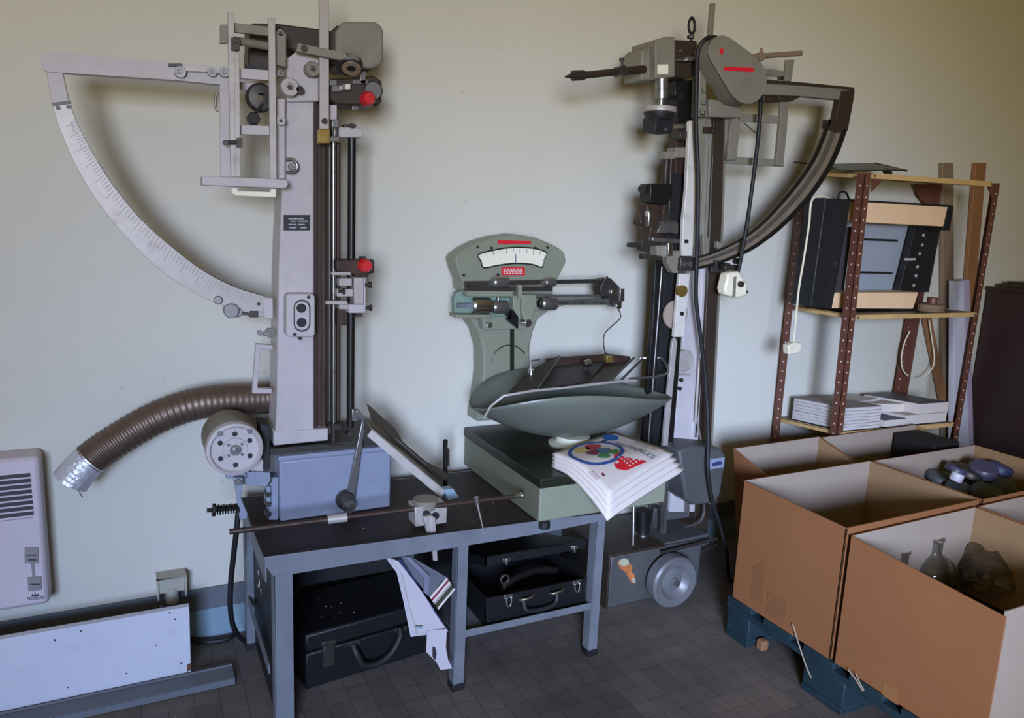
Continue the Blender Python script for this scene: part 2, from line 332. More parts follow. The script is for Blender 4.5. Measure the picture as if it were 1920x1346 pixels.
# cast specks lying on the bench top are one mess of dirt
b = MB()
for i in range(22):
    x, y = random.uniform(TX0+.03, .98), random.uniform(TY0+.03, TY0+.2); r = random.uniform(.0012, .0032)
    b.add([(x+r*math.cos(k)*random.uniform(.6, 1.4), y+r*math.sin(k), TZ+.0004) for k in range(6)]+[(x, y, TZ+r*.6)], [(k, (k+1) % 6, 6) for k in range(6)])
tag(b.build('debris', 'cardboard_pale'), 'pale specks of grit scattered on the dark bench top', 'debris', kind='stuff')
# ------------------------------------------------------------------ left machine on the bench
C1 = 2.10
m1 = thing('testing_machine', 'tall grey testing machine with scaled arc and red knobs standing on the bench', 'machine', (.45, 2.2, TZ))
def part(mb, name, m, parent=None, **k): return mb.build(name, m, parent or m1, **k)
# cast base
bx0, bx1, by0, by1 = P(524, 900, 2.07).x, P(733, 900, 2.07).x, 2.07, 2.32
zt0 = P(523, 852, 2.07).z; zt1 = P(733, 839, 2.07).z; zt = (zt0+zt1)/2
b = MB(); b.box(bx0, bx1, by0, by1, TZ+.001, zt-.014); base = part(b, 'base', 'paint_blue_grey', bev=.006)
b = MB(); b.box(bx0-.003, bx1+.001, by0-.003, by1, zt-.014, zt); part(b, 'lid', 'paint_blue_grey', base, bev=.003)
b = MB(); b.box(bx0-.02, bx1-.01, by0+.02, by1-.02, zt, zt+.018); part(b, 'bed_plate', 'steel_dark')
# column
cz = zt+.018
def colpt(x, y): return P(x, y, C1)
b = MB(); b.plate([(538, 189), (589, 189), (589, 826), (515, 833), (519, 760), (523, 500), (529, 355)], C1, .12); col = part(b, 'column', 'paint_grey', bev=.004)
b = MB(); b.plate([(513, 809), (588, 805), (616, 803), (616, 826), (513, 836)], C1-.004, .13); part(b, 'column_foot', 'paint_grey', col, bev=.004)
b = MB(); b.plate([(538, 110), (546, 104), (560, 92), (598, 100), (598, 190), (538, 191)], C1-.012, .12); part(b, 'head_plate', 'paint_grey', col, bev=.003)
# nameplate
b = MB(); b.rect(532, 403, 581, 432, C1-.003, .003); b.cur = 1
for y, segs in ((410, ((541, 569),)), (415, ((545, 555), (558, 577))), (421, ((541, 556), (560, 572))), (427, ((543, 556), (563, 575)))):
    for x0, x1 in segs:
        x = x0
        while x < x1:
            w = random.uniform(1.4, 3); b.rect(x, y-1.3, min(x+w, x1), y+1.1, C1-.0034, .0006); x += w+.9
part(b, 'nameplate', ['black_paint', 'plate_text'])
# push button box
bb = MB(); bb.plate(rrect(537, 551, 591, 632, 8), C1-.045, .045); bx = part(bb, 'switch_box', 'paint_grey', bev=.004)
bb = MB(); bb.plate(rrect(551, 562, 582, 622, 15, 8), C1-.049, .006); part(bb, 'bezel', 'steel_dark', bx, bev=.001)
bb = MB(); bb.plate(rrect(553, 565, 580, 619, 13, 8), C1-.052, .006); part(bb, 'button_plate', 'paint_grey', bx, bev=.001)
for x, y in ((565.5, 578), (566, 605)):
    bb = MB(); bb.disc(x, y, C1-.058, 8.5, .012); part(bb, 'push_button', 'black_rubber', bx, bev=.002)
bb = MB()
for x, y in ((579, 557), (553, 627)): bb.disc(x, y, C1-.047, 3.4, .01, 10)
bb.disc(563, 635, C1-.02, 3, .02, 10); part(bb, 'screw', 'steel_dark', bx)
# slide rails, rods to the right of the column
b = MB(); b.rect(588, 190, 612, 806, C1+.03, .05); part(b, 'guide_rail', 'rust_brown', bev=.002)
b = MB(); b.rect(588.5, 190, 594, 806, C1+.012, .018); b.rect(603, 260, 610, 806, C1+.018, .012); part(b, 'guide_edge', 'rust_brown', bev=.001)
b = MB(); b.cyl(P(625, 200, C1), P(626, 835, C1), .0045); part(b, 'bright_rod', 'steel')
b = MB(); b.cyl(P(634, 268, C1+.03), P(634, 800, C1+.03), .0068); part(b, 'guide_rod', 'rust_brown')
b = MB(); b.cyl(P(618, 240, C1+.02), P(618, 812, C1+.02), .006); part(b, 'guide_rod', 'steel_dark')
b = MB(); b.cyl(P(660, 250, C1), P(657, 800, C1), RM(660, 500, C1, 7.3)); part(b, 'screw_spindle', 'black_metal')
b = MB(); b.plate([(636, 238), (680, 240), (680, 258), (636, 257)], C1-.014, .04); br = part(b, 'spindle_bracket', 'paint_grey', bev=.003)
b = MB(); b.rect(645, 233, 668, 239, C1-.01, .03); b.disc(661, 236, C1-.016, 5, .03, 12); part(b, 'bracket_bolt', 'steel_dark', br, bev=.001)
b = MB(); b.rect(619, 255, 637, 266, C1-.018, .03); b.rect(622, 224, 636, 240, C1-.012, .02); b.rect(626, 240, 632, 256, C1-.014, .02); part(b, 'rod_clamp', 'steel', bev=.002)
b = MB(); b.rect(618, 196, 632, 224, C1-.012, .02); part(b, 'rod_socket', 'paint_grey', bev=.002)
b = MB(); b.rect(622, 796, 640, 806, C1-.02, .05); b.disc(657, 814, C1-.01, 5, .03, 14); b.cyl(P(626, 806, C1), P(626, 838, C1), .006); b.rect(610, 834, 642, 840, C1-.015, .03); part(b, 'rod_foot', 'steel_dark', bev=.001)
# top head: flat bar, gearbox, pulley, levers
b = MB(); b.plate([(599, -30), (617, -30), (617, 242), (600, 242)], C1-.045, .012); part(b, 'tall_flat_bar', 'aluminium', bev=.001)
b = MB(); b.rect(597, 242, 619, 269, C1-.048, .02); o = part(b, 'brass_end', 'brass', bev=.002)
b = MB(); b.disc(609, 227, C1-.052, 6, .01, 6); part(b, 'bar_screw', 'rust_brown', o)
b = MB(); b.plate(rrect(630, 40, 719, 128, 22, 7)[:-7] + [(631, 58), (644, 40)], C1-.02, .13); gb = part(b, 'gearbox_cover', 'paint_taupe', bev=.005)
b = MB(); b.plate([(618, 62), (634, 46), (634, 122), (618, 118)], C1, .1); part(b, 'cover_side', 'paint_dark_taupe', gb, bev=.002)
b = MB(); b.plate([(468, 47), (476, 43), (520, 44), (620, 57), (620, 100), (560, 100), (545, 92), (468, 90)], C1+.03, .1); part(b, 'top_housing', 'paint_dark_taupe', bev=.004)
b = MB(); b.rect(465, 90, 506, 130, C1+.05, .08); part(b, 'drum_housing', 'paint_dark_taupe', bev=.004)
b = MB(); b.bar((557, 88), (674, 112), 16, C1-.065, .02); lv = part(b, 'top_lever', 'paint_taupe', bev=.002)
b = MB(); b.disc(571, 90, C1-.072, 6, .012, 16); b.disc(553, 88, C1-.07, 3.5, .012, 12); part(b, 'lever_screw', 'steel_dark', lv)
pw = P(655, 128, C1-.05); b = MB(); b.lathe([(.001, 0), (.03, 0), (.033, .003), (.026, .008), (.026, .012), (.034, .017), (.031, .021), (.001, .021)], pw, (.12, .5, .8)); pu = part(b, 'pulley_wheel', 'steel_dark')
b = MB(); b.lathe([(.012, 0), (.024, 0), (.025, .002), (.012, .003)], pw+Vector((.002, -.014, -.004)), (.12, .5, .8)); part(b, 'pulley_face', 'wood_grey', pu)
b = MB(); b.plate(circ(661, 110, 11, 14, 170, 430), C1-.07, .012); part(b, 'lever_fork', 'steel', lv, bev=.001)
b = MB(); b.plate([(618, 148), (700, 141), (717, 152), (716, 190), (708, 199), (632, 197), (618, 185)], C1-.02, .1); rb = part(b, 'motor_block', 'paint_dark_taupe', bev=.006)
b = MB(); b.cyl(P(700, 170, C1-.03), P(700, 170, C1+.09), RM(700, 170, C1, 18)); part(b, 'motor_end', 'paint_dark_taupe', rb, bev=.003)
def knob(x, y, Y, r, parent, m='red_plastic'):
    c = MB(); p = P(x, y, Y); rr = RM(x, y, Y, r); n = 10; vs = []
    prof = [(0, 0), (.7, 0), (1, .012), (1, .03), (.6, .036), (0, .036)]
    k = 60
    for i in range(k):
        a = 2*math.pi*i/k; g = 1-.1*(.5+.5*math.cos(8*a))
        for q, h in prof: vs.append(p+Vector((q*g*rr*math.cos(a), h, q*g*rr*math.sin(a))))
    w = len(prof); c.add(vs, [(i*w+j, ((i+1) % k)*w+j, ((i+1) % k)*w+j+1, i*w+j+1) for i in range(k) for j in range(w-1)])
    return part(c, 'clamp_knob', m, parent)
knob(693, 184, C1-.06, 15, rb)
b = MB(); b.rect(640, 158, 658, 168, C1-.035, .02); b.rect(676, 134, 686, 158, C1-.03, .012); b.rect(662, 150, 690, 157, C1-.03, .012); b.rect(618, 150, 632, 160, C1-.03, .02); b.rect(622, 160, 640, 172, C1-.03, .03); b.rect(660, 197, 672, 206, C1, .02)
part(b, 'adjuster_bracket', 'steel', bev=.001)
b = MB(); b.rect(648, 157, 657, 167, C1-.04, .01); part(b, 'limit_block', 'paper', bev=.001)
# round bosses on the head
for x, y, r, m_ in ((587, 129, 15, 'paint_taupe'), (544, 163, 18, 'aluminium'), (527, 226, 9.5, 'paint_grey'), (526, 61, 7, 'paint_taupe'), (526, 137, 7, 'steel'), (563, 168, 8, 'steel_dark')):
    b = MB(); p = P(x, y, C1-.04); rr = RM(x, y, C1-.04, r); b.lathe([(0, .004), (rr*.4, .004), (rr*.45, 0), (rr*.9, 0), (rr, .004), (rr, .03), (0, .03)], p, (0, 1, 0)); o = part(b, 'boss', m_)
    b = MB(); b.disc(x, y, C1-.042, r*.28, .006, 6); part(b, 'boss_screw', 'steel_dark', o)
# parallel bar frame on the left of the head
FY = C1-.06
b = MB(); b.plate([(427, 22), (439, 22), (441, 120), (444, 331), (433, 331), (430, 200)], FY, .012); part(b, 'frame_bar', 'aluminium', bev=.001)
b = MB(); b.plate([(439, 98), (449, 98), (451, 331), (441, 331)], FY-.006, .012); part(b, 'frame_bar', 'aluminium', bev=.001)
b = MB(); b.plate([(503, 33), (516, 33), (519, 336), (507, 336)], FY, .012); part(b, 'frame_bar', 'aluminium', bev=.001)
b = MB(); b.plate([(412, 158), (430, 158), (433, 331), (414, 331)], FY+.04, .01); part(b, 'frame_plate', 'paint_grey', bev=.001)
b = MB(); b.plate([(519, 185), (534, 185), (534, 335), (520, 335)], FY+.035, .01); part(b, 'frame_plate', 'paint_grey', bev=.001)
b = MB(); b.plate([(518, 62), (537, 62), (537, 126), (519, 122)], FY+.02, .02); part(b, 'frame_plate', 'paint_taupe', bev=.002)
b = MB(); b.plate([(413, 46), (427, 46), (427, 81), (413, 81)], FY+.014, .012); part(b, 'stop_plate', 'paint_taupe', bev=.001)
for (x0, y0, x1, y1, w, dy, m_) in ((430, 50, 516, 60, 17, .012, 'paint_taupe'), (445, 137, 516, 142, 19, .012, 'paint_grey'), (448, 160, 516, 164, 14, .06, 'paint_grey'), (450, 243, 518, 245, 17, .014, 'paint_grey')):
    b = MB(); b.bar((x0, y0), (x1, y1), w, FY+dy, .014); part(b, 'cross_bar', m_, bev=.001)
b = MB(); b.cyl(P(440, 76, FY+.01), P(504, 87, FY+.03), RM(450, 80, FY, 8)); part(b, 'roller', 'paint_taupe')
b = MB(); b.rect(434, 70, 450, 94, FY-.012, .02); b.disc(442, 76, FY-.016, 4.5, .01, 8); part(b, 'roller_clamp', 'steel_dark', bev=.001)
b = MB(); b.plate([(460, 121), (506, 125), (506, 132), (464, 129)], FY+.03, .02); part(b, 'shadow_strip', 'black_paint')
b = MB(); b.lathe([(.01, 0), (.03, .002), (.036, .008), (.028, .014), (.028, .022), (.036, .028), (.03, .036), (.01, .036)], P(490, 182, FY+.05), (0, 1, 0)); part(b, 'belt_pulley', 'steel_dark')
b = MB(); b.disc(476, 222, FY+.02, 13, .03, 6); part(b, 'hex_knob', 'black_metal', bev=.002)
b = MB(); b.cyl(P(480, 212, FY+.035), P(492, 195, FY+.05), .004); part(b, 'knob_stem', 'steel_dark')
b = MB(); b.cyl(P(422, 267, FY-.012), P(454, 267, FY-.012), .005); b.disc(423, 267, FY-.018, 5, .016, 8); b.rect(444, 258, 455, 276, FY-.018, .012); part(b, 'thumb_screw', 'steel_dark')
b = MB(); b.plate([(379, 330), (537, 336), (541, 345), (537, 353), (379, 347)], FY-.008, .05); part(b, 'bottom_bar', 'paint_grey', bev=.002)
b = MB(); b.plate([(434, 352), (446, 352), (446, 358), (508, 360), (508, 354), (518, 354), (518, 370), (442, 367), (434, 362)], FY+.01, .02); part(b, 'lower_stop', 'cream', bev=.002)
b = MB(); b.tube([P(x, y, C1-.02) for x, y in ((536, 299), (548, 299), (556, 306), (557, 316), (551, 323), (537, 323))], .0042, smooth=4); o = part(b, 'ring_clamp', 'steel')
b = MB(); b.disc(549, 312, C1-.03, 7, .02, 12); part(b, 'clamp_screw', 'steel', o)
b = MB(); b.ptube([(410, 172), (405, 178), (405, 204), (410, 208)], FY+.05, .003, smooth=3); part(b, 'wire_handle', 'steel')
# long arm and scaled arc
AY = C1-.02
b = MB(); b.plate([(96, 97), (320, 117), (428, 127), (428, 160), (330, 150), (117, 136)] + circ(95, 116, 19, 10, 100, 275), AY, .03); arm = part(b, 'arm', 'paint_grey', bev=.003)
b = MB(); b.bar((345, 128), (415, 131), 10, AY-.012, .014); part(b, 'arm_rod', 'aluminium', arm)
b = MB()
for x, y, r in ((338, 134, 11), (398, 134, 9), (421, 134, 10)): p = P(x, y, AY-.02); rr = RM(x, y, AY, r); b.lathe([(0, 0), (rr*.3, 0), (rr*.4, .003), (rr*.95, .003), (rr, .006), (rr, .03), (0, .03)], p, (0, 1, 0), n=18)
part(b, 'arm_knob', 'steel', arm)
b = MB(); b.rect(316, 119, 340, 124, AY-.01, .02); part(b, 'pointer', 'steel_dark', arm)
b = MB(); b.plate([(86, 133), (118, 136), (130, 190), (97, 194)], AY+.004, .02); part(b, 'arc_leg', 'paint_grey', arm, bev=.002)
OUT = [(97, 193), (106, 225), (120, 262), (148, 322), (187, 384), (237, 445), (298, 504), (358, 545), (414, 571), (494, 594)]
INN = [(131, 189), (138, 214), (153, 247), (181, 299), (217, 354), (266, 413), (322, 463), (380, 507), (440, 538), (505, 558)]
b = MB(); b.strip(OUT, INN, AY-.002, .022); arc = part(b, 'scale_arc', 'aluminium', bev=.001)
b = MB()
a_ = catmull([P(x, y, AY-.0024) for x, y in OUT], 10); i_ = catmull([P(x, y, AY-.0024) for x, y in INN], 10)
for k in range(14, len(a_)-4):                               # engraved division lines
    f = .38 if k % 5 else .62; d = (a_[k+1]-a_[k]).normalized()*.0006
    p, q = i_[k].lerp(a_[k], .06), i_[k].lerp(a_[k], f); b.add([p-d, p+d, q+d, q-d], [(0, 1, 2, 3)])
part(b, 'scale_mark', 'heater_grey', arc)
b = MB()
for x, y, r in ((108, 202, 4), (128, 200, 4), (485, 570, 3)): b.disc(x, y, AY-.006, r, .01, 12)
b.plate([(97, 193), (132, 188), (134, 194), (99, 199)], AY-.004, .004)
part(b, 'arc_screw', 'steel_dark', arc)
b = MB()
for k in range(4, len(i_)-2):                                # ratchet teeth along the inner edge
    d = (i_[k]-a_[k]).normalized(); t = (i_[k+1]-i_[k]).normalized()
    if k > 30: b.prism([i_[k]-t*.004, i_[k]+t*.004, i_[k]+d*.003], (0, .016, 0))
part(b, 'arc_tooth', 'steel_dark', arc)
b = MB(); b.plate([(493, 560), (512, 558), (513, 598), (495, 597)], AY-.006, .05); part(b, 'arc_block', 'paint_grey', bev=.003)
b = MB()
for x, y, r in ((409, 563, 8), (434, 583, 14)): b.disc(x, y, AY-.012, r, .03, 14)
b.disc(446, 586, AY-.004, 9, .03, 14); o = part(b, 'arc_wheel', 'steel', bev=.002)
b = MB(); b.bar((453, 588), (494, 590), 5, AY, .008); b.rect(468, 583, 484, 595, AY-.006, .02); part(b, 'catch_lever', 'steel_dark', o)
# left side fittings
b = MB(); b.ptube([(487, 625), (500, 626)], C1, .005); b.disc(488, 625, C1-.008, 5, .016, 10); b.plate(circ(507, 625, 9, 12), C1-.01, .02); part(b, 'side_clamp', 'steel')
b = MB(); b.plate([(480, 645), (512, 647), (512, 655), (489, 655), (483, 728), (510, 729), (510, 738), (473, 738)], C1-.004, .02); part(b, 'bracket_handle', 'paint_grey', bev=.002)
# sample grip with the red knob on the guide
GY = C1-.04
b = MB(); b.plate([(631, 487), (702, 487), (702, 512), (690, 514), (690, 520), (660, 514), (631, 508)], GY, .06); gr = part(b, 'grip_body', 'rust_brown', bev=.003)
knob(688, 499, GY-.04, 14, gr)
b = MB(); b.rect(677, 481, 686, 488, GY, .02); part(b, 'knob_peg', 'black_paint', gr)
b = MB(); b.rect(664, 520, 682, 570, GY-.006, .04); b.rect(636, 522, 660, 536, GY, .03); b.rect(632, 542, 662, 556, GY, .03); b.rect(622, 510, 658, 516, GY-.004, .02); b.rect(611, 564, 652, 571, GY-.004, .02); b.rect(636, 571, 664, 580, GY, .03)
part(b, 'grip_jaw', 'aluminium', bev=.0015)
b = MB(); b.rect(654, 571, 683, 587, GY-.01, .05); b.rect(682, 520, 686, 585, GY, .03); part(b, 'grip_frame', 'paint_grey', bev=.002)
b = MB()
for x, y in ((690, 534), (691, 577), (640, 546)): b.cyl(P(x-6, y, GY), P(x+6, y, GY), .005); b.cyl(P(x+2, y, GY), P(x+6, y, GY), .009)
b.rect(668, 587, 680, 594, GY, .02); part(b, 'grip_screw', 'steel_dark')
b = MB(); b.rect(632, 580, 652, 610, C1+.006, .03); part(b, 'spindle_nut', 'rust_brown')
# motor hanging on the left of the base
MY = 2.02
c = P(441, 843, MY); r = RM(441, 843, MY, 50)
b = MB(); b.lathe([(.001, .016), (r*.985, .016), (r*.985, .15), (r*.92, .172), (r*.3, .178), (.001, .178)], c, (0, 1, 0), n=40); mo = part(b, 'motor', 'paint_taupe')
b = MB(); b.lathe([(.001, .0), (r*.42, 0), (r*.44, .004), (r*.8, .004), (r*.86, -.004), (r*.97, .0), (r, .012), (r, .022), (.001, .022)], c, (0, 1, 0), n=40); part(b, 'end_shield', 'paint_grey', mo)
b = MB()
for k in range(6):
    a = math.radians(30+60*k); p = c+Vector((math.cos(a)*r*.58, 0, math.sin(a)*r*.58)); b.cyl(p-Vector((0, .0015, 0)), p+Vector((0, .01, 0)), r*.085, n=14)
part(b, 'vent_hole', 'black_paint', mo)
b = MB(); b.cyl(c-Vector((0, .018, 0)), c+Vector((0, .02, 0)), .006, n=12); b.cyl(c-Vector((0, .008, 0)), c+Vector((0, .01, 0)), .014, n=16)
for k in (40, 140, 220, 320): a = math.radians(k); p = c+Vector((math.cos(a)*r*.3, 0, math.sin(a)*r*.3)); b.cyl(p-Vector((0, .003, 0)), p+Vector((0, .01, 0)), .004, n=8)
part(b, 'motor_shaft', 'steel', mo)
b = MB()
for k in (52, 128): a = math.radians(k); p = c+Vector((math.cos(a)*r*.83, 0, math.sin(a)*r*.83)); b.cyl(p-Vector((0, .006, 0)), p+Vector((0, .02, 0)), .007, n=12)
part(b, 'motor_screw', 'steel', mo)
b = MB(); b.plate([(452, 888), (474, 884), (507, 886), (508, 900), (500, 913), (454, 908)], MY+.03, .08); b.plate([(424, 888), (462, 888), (462, 898), (424, 898)], MY+.02, .06); part(b, 'motor_bracket', 'paint_blue_grey', bev=.002)
b = MB(); b.plate([(488, 795), (506, 798), (506, 880), (482, 884), (492, 860)], MY+.06, .08); part(b, 'belt_guard', 'black_paint', bev=.002)
b = MB(); b.plate([(474, 862), (494, 862), (494, 884), (470, 886)], MY+.04, .05); part(b, 'motor_foot', 'paint_grey', bev=.002)
b = MB(); b.plate([(438, 896), (456, 896), (452, 934), (464, 962), (464, 972), (450, 976), (444, 934)], MY-.01, .015); st = part(b, 'tension_arm', 'paint_blue_grey', bev=.002)
b = MB(); b.disc(446, 905, MY-.018, 6, .02, 12); part(b, 'arm_bolt', 'steel', st)
b = MB(); b.cyl(P(388, 957, MY), P(452, 952, MY), .0055, n=12); b.cyl(P(398, 956, MY), P(404, 956, MY), .018, n=8)
hx = [P(404+46*t/60, 956-4*t/60, MY)+Vector((0, math.cos(t*.95)*.0125, math.sin(t*.95)*.0125)) for t in range(61)]
b.tube(hx, .002, n=6); part(b, 'tension_spring', 'black_metal')
b = MB(); b.rect(504, 895, 522, 975, 2.09, .05); b.rect(500, 912, 508, 952, 2.08, .05); part(b, 'base_flange', 'paint_blue_grey', bev=.002)
b = MB()
for y in (904, 928, 946, 966): b.disc(503, y, 2.075, 5, .03, 8)
part(b, 'flange_bolt', 'steel_dark')
# pendulum lever on the front of the base
LY = 2.045
b = MB(); b.bar((682, 790), (657, 940), 7, LY, .012, 17); lv = part(b, 'release_lever', 'steel', bev=.002)
b = MB(); b.bar((669, 770), (684, 790), 9, LY, .012); b.rect(660, 768, 672, 790, LY+.02, .03); part(b, 'lever_grip', 'steel', lv, bev=.002)
p = P(648, 938, LY-.0); b = MB(); b.lathe([(0, -.01), (.024, -.01), (.027, -.004), (.027, .012), (.02, .024), (0, .024)], p, (0, 1, 0), n=24); part(b, 'pivot_hub', 'steel_dark', lv)
p = P(655, 950, LY-.02); b = MB(); b.lathe([(0, -.012), (.008, -.012), (.01, -.004), (.018, -.004), (.02, .0), (.02, .016), (0, .016)], p, (0, 1, 0), n=12); part(b, 'knurled_nut', 'steel', lv)
# ------------------------------------------------------------------ things lying on the bench
# inclined sample chute
ch = thing('sample_chute', 'long pale metal channel leaning down from the machine to the bench top', 'chute', PZ(850, 930, TZ))
a0, a1 = P(697, 806, 2.02), P(835, 922, 1.98)
b = MB(); w = Vector((0, .09, .012)); dn = Vector((-.013, 0, -.017))
b.prism([a0, a1, a1+dn, a0+dn], (0, .003, 0)); b.build('front_flange', 'aluminium', ch)
b = MB(); b.prism([a0, a1, a1+w, a0+w], (.002, 0, .0025)); b.build('channel_floor', 'paint_taupe', ch)
b = MB(); b.plate([(688, 757), (697, 764), (742, 805), (755, 828), (800, 866), (835, 884), (842, 893), (836, 902), (800, 884), (744, 838), (716, 803), (698, 790)], 2.1, .006); b.build('side_guard', 'paint_dark_taupe', ch, bev=.001)
b = MB(); b.bar((742, 822), (800, 872), 3, 2.09, .004); b.build('guard_wire', 'steel', ch)
b = MB(); b.plate([(834, 918), (850, 916), (862, 933), (840, 938)], 1.97, .03); b.build('chute_toe', 'trim_teal', ch, bev=.002)
# long rod with sleeve and clamp block
rod = thing('support_rod', 'long dark steel rod with clamp block lying slanted over the bench front', 'rod', PZ(700, 960, TZ))
RA, RB = P(430, 997, 1.93), P(966, 930, 1.86)
b = MB(); b.cyl(RA, RB, .0075, n=14); b.build('shaft', 'rust_brown', rod)
b = MB(); t = lambda x: RA.lerp(RB, (x-430)/536)
b.cyl(t(598), t(633), .0125, n=18); b.build('sleeve', 'aluminium', rod, bev=.001)
b = MB(); b.cyl(RB, RB+(RB-RA).normalized()*.02, .006, n=12); b.sphere(RB+(RB-RA).normalized()*.022, .0095); b.build('end_ball', 'chrome', rod)
BY = 1.875
b = MB(); b.plate([(778, 952), (839, 945), (838, 981), (779, 988)], BY, .06); bk = b.build('clamp_block', 'aluminium', rod, bev=.003)
p = P(798, 937, BY+.03); rr = RM(798, 937, BY+.03, 22)
b = MB(); b.cyl(p+Vector((0, 0, -.022)), p+Vector((0, 0, .004)), rr, n=32); b.cyl(p+Vector((0, 0, .004)), p+Vector((0, 0, .006)), .003, n=8); b.build('round_cap', 'paint_taupe', bk, bev=.002)
b = MB()
for x, y in ((800, 964), (817, 968)): b.disc(x, y, BY-.006, 7, .012, 8)
b.build('block_screw', 'black_paint', bk)
b = MB(); b.bar((803, 968), (808, 1000), 18, BY-.02, .016, 13); b.bar((811, 970), (817, 1052), 11, BY-.024, .012, 8); b.build('clamp_handle', 'aluminium', bk, bev=.002)
b = MB(); b.cyl(P(894, 940, 1.86), P(908, 1002, 1.81), .0042, .0028, n=10); b.cyl(P(893, 932, 1.86), P(895, 946, 1.86), .0075, n=12); b.build('cross_pin', 'steel', rod)
# upright lever near the scale
lp = thing('stub_lever', 'short dark upright lever standing on the bench beside the green scale', 'lever', PZ(836, 872, TZ))
b = MB(); lp_ = P(836, 874, 2.15); b.cyl((lp_.x, lp_.y, TZ), P(835, 828, 2.15), .0075, n=14); b.sphere(P(835, 828, 2.15), .0085); b.build('stem', 'black_metal', lp)
b = MB(); b.rect(837, 842, 843, 874, 2.15, .012); b.build('side_plate', 'rust_brown', lp)
# ------------------------------------------------------------------ flexible duct
dc = thing('flexible_duct', 'dark corrugated duct curving out behind the machine with a bright foil end', 'duct', P(330, 800, 2.25))
path = [(512, 745), (470, 748), (420, 750), (370, 757), (320, 772), (270, 795), (225, 822), (190, 845), (168, 862)]
DY = 2.27; pts = catmull([P(x, y, DY) for x, y in path], 22)
b = MB(); rr = RM(300, 780, DY, 30)
b.tube(pts, rr, n=28, rs=lambda t: rr*(1+.03*math.sin(t*len(pts)*1.25)*(.25+.75*max(0, min(1, (t-.3)*2.6))))); b.build('hose', 'duct', dc, ang=60)
e = [P(172, 859, DY), P(150, 880, DY), P(132, 903, DY)]
b = MB(); b.tube(catmull(e, 10), rr*.96, n=28, rs=lambda t: rr*(1.0+.02*math.sin(t*40)+.03*t)); b.build('foil_end', 'foil', dc, ang=60)
b = MB(); b.tube([P(148, 912, DY-.02), P(150, 925, DY-.02), P(155, 932, DY-.02)], .0015, n=5); b.build('loose_wire', 'steel', dc)
# ------------------------------------------------------------------ cable
b = MB(); b.tube([P(447, 955, 2.1), P(444, 990, 2.1), P(438, 1040, 2.12), P(433, 1090, 2.14), P(432, 1140, 2.16), P(440, 1180, 2.2), PZ(462, 1203, .008), PZ(500, 1210, .008), PZ(540, 1205, .008)], .0078, n=10, smooth=6)
tag(b.build('power_cable', 'black_rubber'), 'thick black cable hanging from the bench corner down to the floor', 'cable')
b = MB(); b.tube([PZ(350, 1196, .008), PZ(390, 1203, .008), PZ(425, 1198, .008), PZ(440, 1188, .008)], .008, n=8, smooth=5)
tag(b.build('floor_cable', 'black_rubber'), 'black cable lying on the floor along the foot of the wall', 'cable')
# ------------------------------------------------------------------ green counter scale
def prism_at(pts, t, mb=None):                               # pixel outline with its own depth at each corner
    mb = mb or MB(); return mb.prism([P(x, y, Y) for x, y, Y in pts], (0, t, 0))
SY0, SY1, SZ = 1.803, 2.372, .622
sc = thing('counter_scale', 'green counter scale with fan shaped dial head and curved pan on the bench', 'scale', (1.26, 2.1, TZ))
def sp(mb, name, m, parent=None, **k): return mb.build(name, m, parent or sc, **k)
SX0, SX1 = 1.025, 1.487
b = MB(); b.box(SX0+.003, SX1-.003, SY0+.003, SY1-.003, TZ+.002, SZ-.03); sb = sp(b, 'base', 'scale_green', bev=.004)
b = MB(); b.box(SX0+.0015, SX0+.0045, SY0+.008, SY1-.008, TZ+.004, SZ-.031); sp(b, 'side_plate', 'scale_side', sb)
b = MB(); b.box(SX0, SX1, SY0, SY1, SZ-.03, SZ); sp(b, 'lid', 'scale_green_dark', sb, bev=.003)
b = MB()
for x in (1.31, 1.345): b.cyl((x, SY0-.002, TZ+.018), (x, SY0+.01, TZ+.018), .004, n=10)
sp(b, 'base_screw', 'steel_dark', sb)
b = MB(); b.cyl((SX0+.02, SY0+.0, TZ-.018), (SX0+.02, SY0+.0, TZ+.004), .017, n=18); sp(b, 'foot', 'black_rubber', bev=.003)
HY = 2.25
FAN = [(853, 486), (858, 478), (874, 466), (897, 454), (930, 444), (965, 439), (1002, 445), (1030, 456), (1049, 466), (1059, 476), (1061, 492), (1052, 510), (1041, 530), (1036, 545), (868, 545), (866, 524), (858, 505)]
b = MB(); b.plate(FAN, HY, .085); hd = sp(b, 'dial_head', 'scale_green', bev=.004)
WIN = [(897, 477), (930, 468), (958, 464), (985, 464), (1008, 467), (1025, 474), (1020, 488), (1016, 501), (1000, 496), (980, 494), (960, 494), (935, 497), (907, 502), (902, 490)]
b = MB(); b.plate(WIN, HY-.002, .003); win = sp(b, 'dial_face', 'cream', hd)
b = MB()
for k in range(9): x = 912+k*12.5; yy = 472-6*math.sin((k+.5)/9*math.pi); b.rect(x, yy, x+1.2, yy+(9 if k % 2 else 6), HY-.0025, .001)
b.rect(966, 476, 968, 492, HY-.003, .001); sp(b, 'dial_mark', 'print_grey', win)
b = MB(); o_ = catmull([P(x, y, HY-.004) for x, y in WIN], 3, True); b.tube(o_, .0025, n=6, closed=True); sp(b, 'dial_rim', 'scale_green_dark', hd)
b = MB(); b.plate([(933, 451), (938, 450), (996, 452), (996, 457), (934, 458)], HY-.0025, .002); sp(b, 'red_strip', 'red_print', hd)
b = MB(); b.rect(941, 501, 984, 516, HY-.003, .003); b.cur = 1
for y, n in ((504.5, 6), (508.5, 8), (512.5, 7)):
    for k in range(n): x = 944+k*37/n; b.rect(x, y-1.1, x+37/n*.7, y+1.1, HY-.0034, .0006)
sp(b, 'red_label', ['red_print', 'paper'], hd)
b = MB()
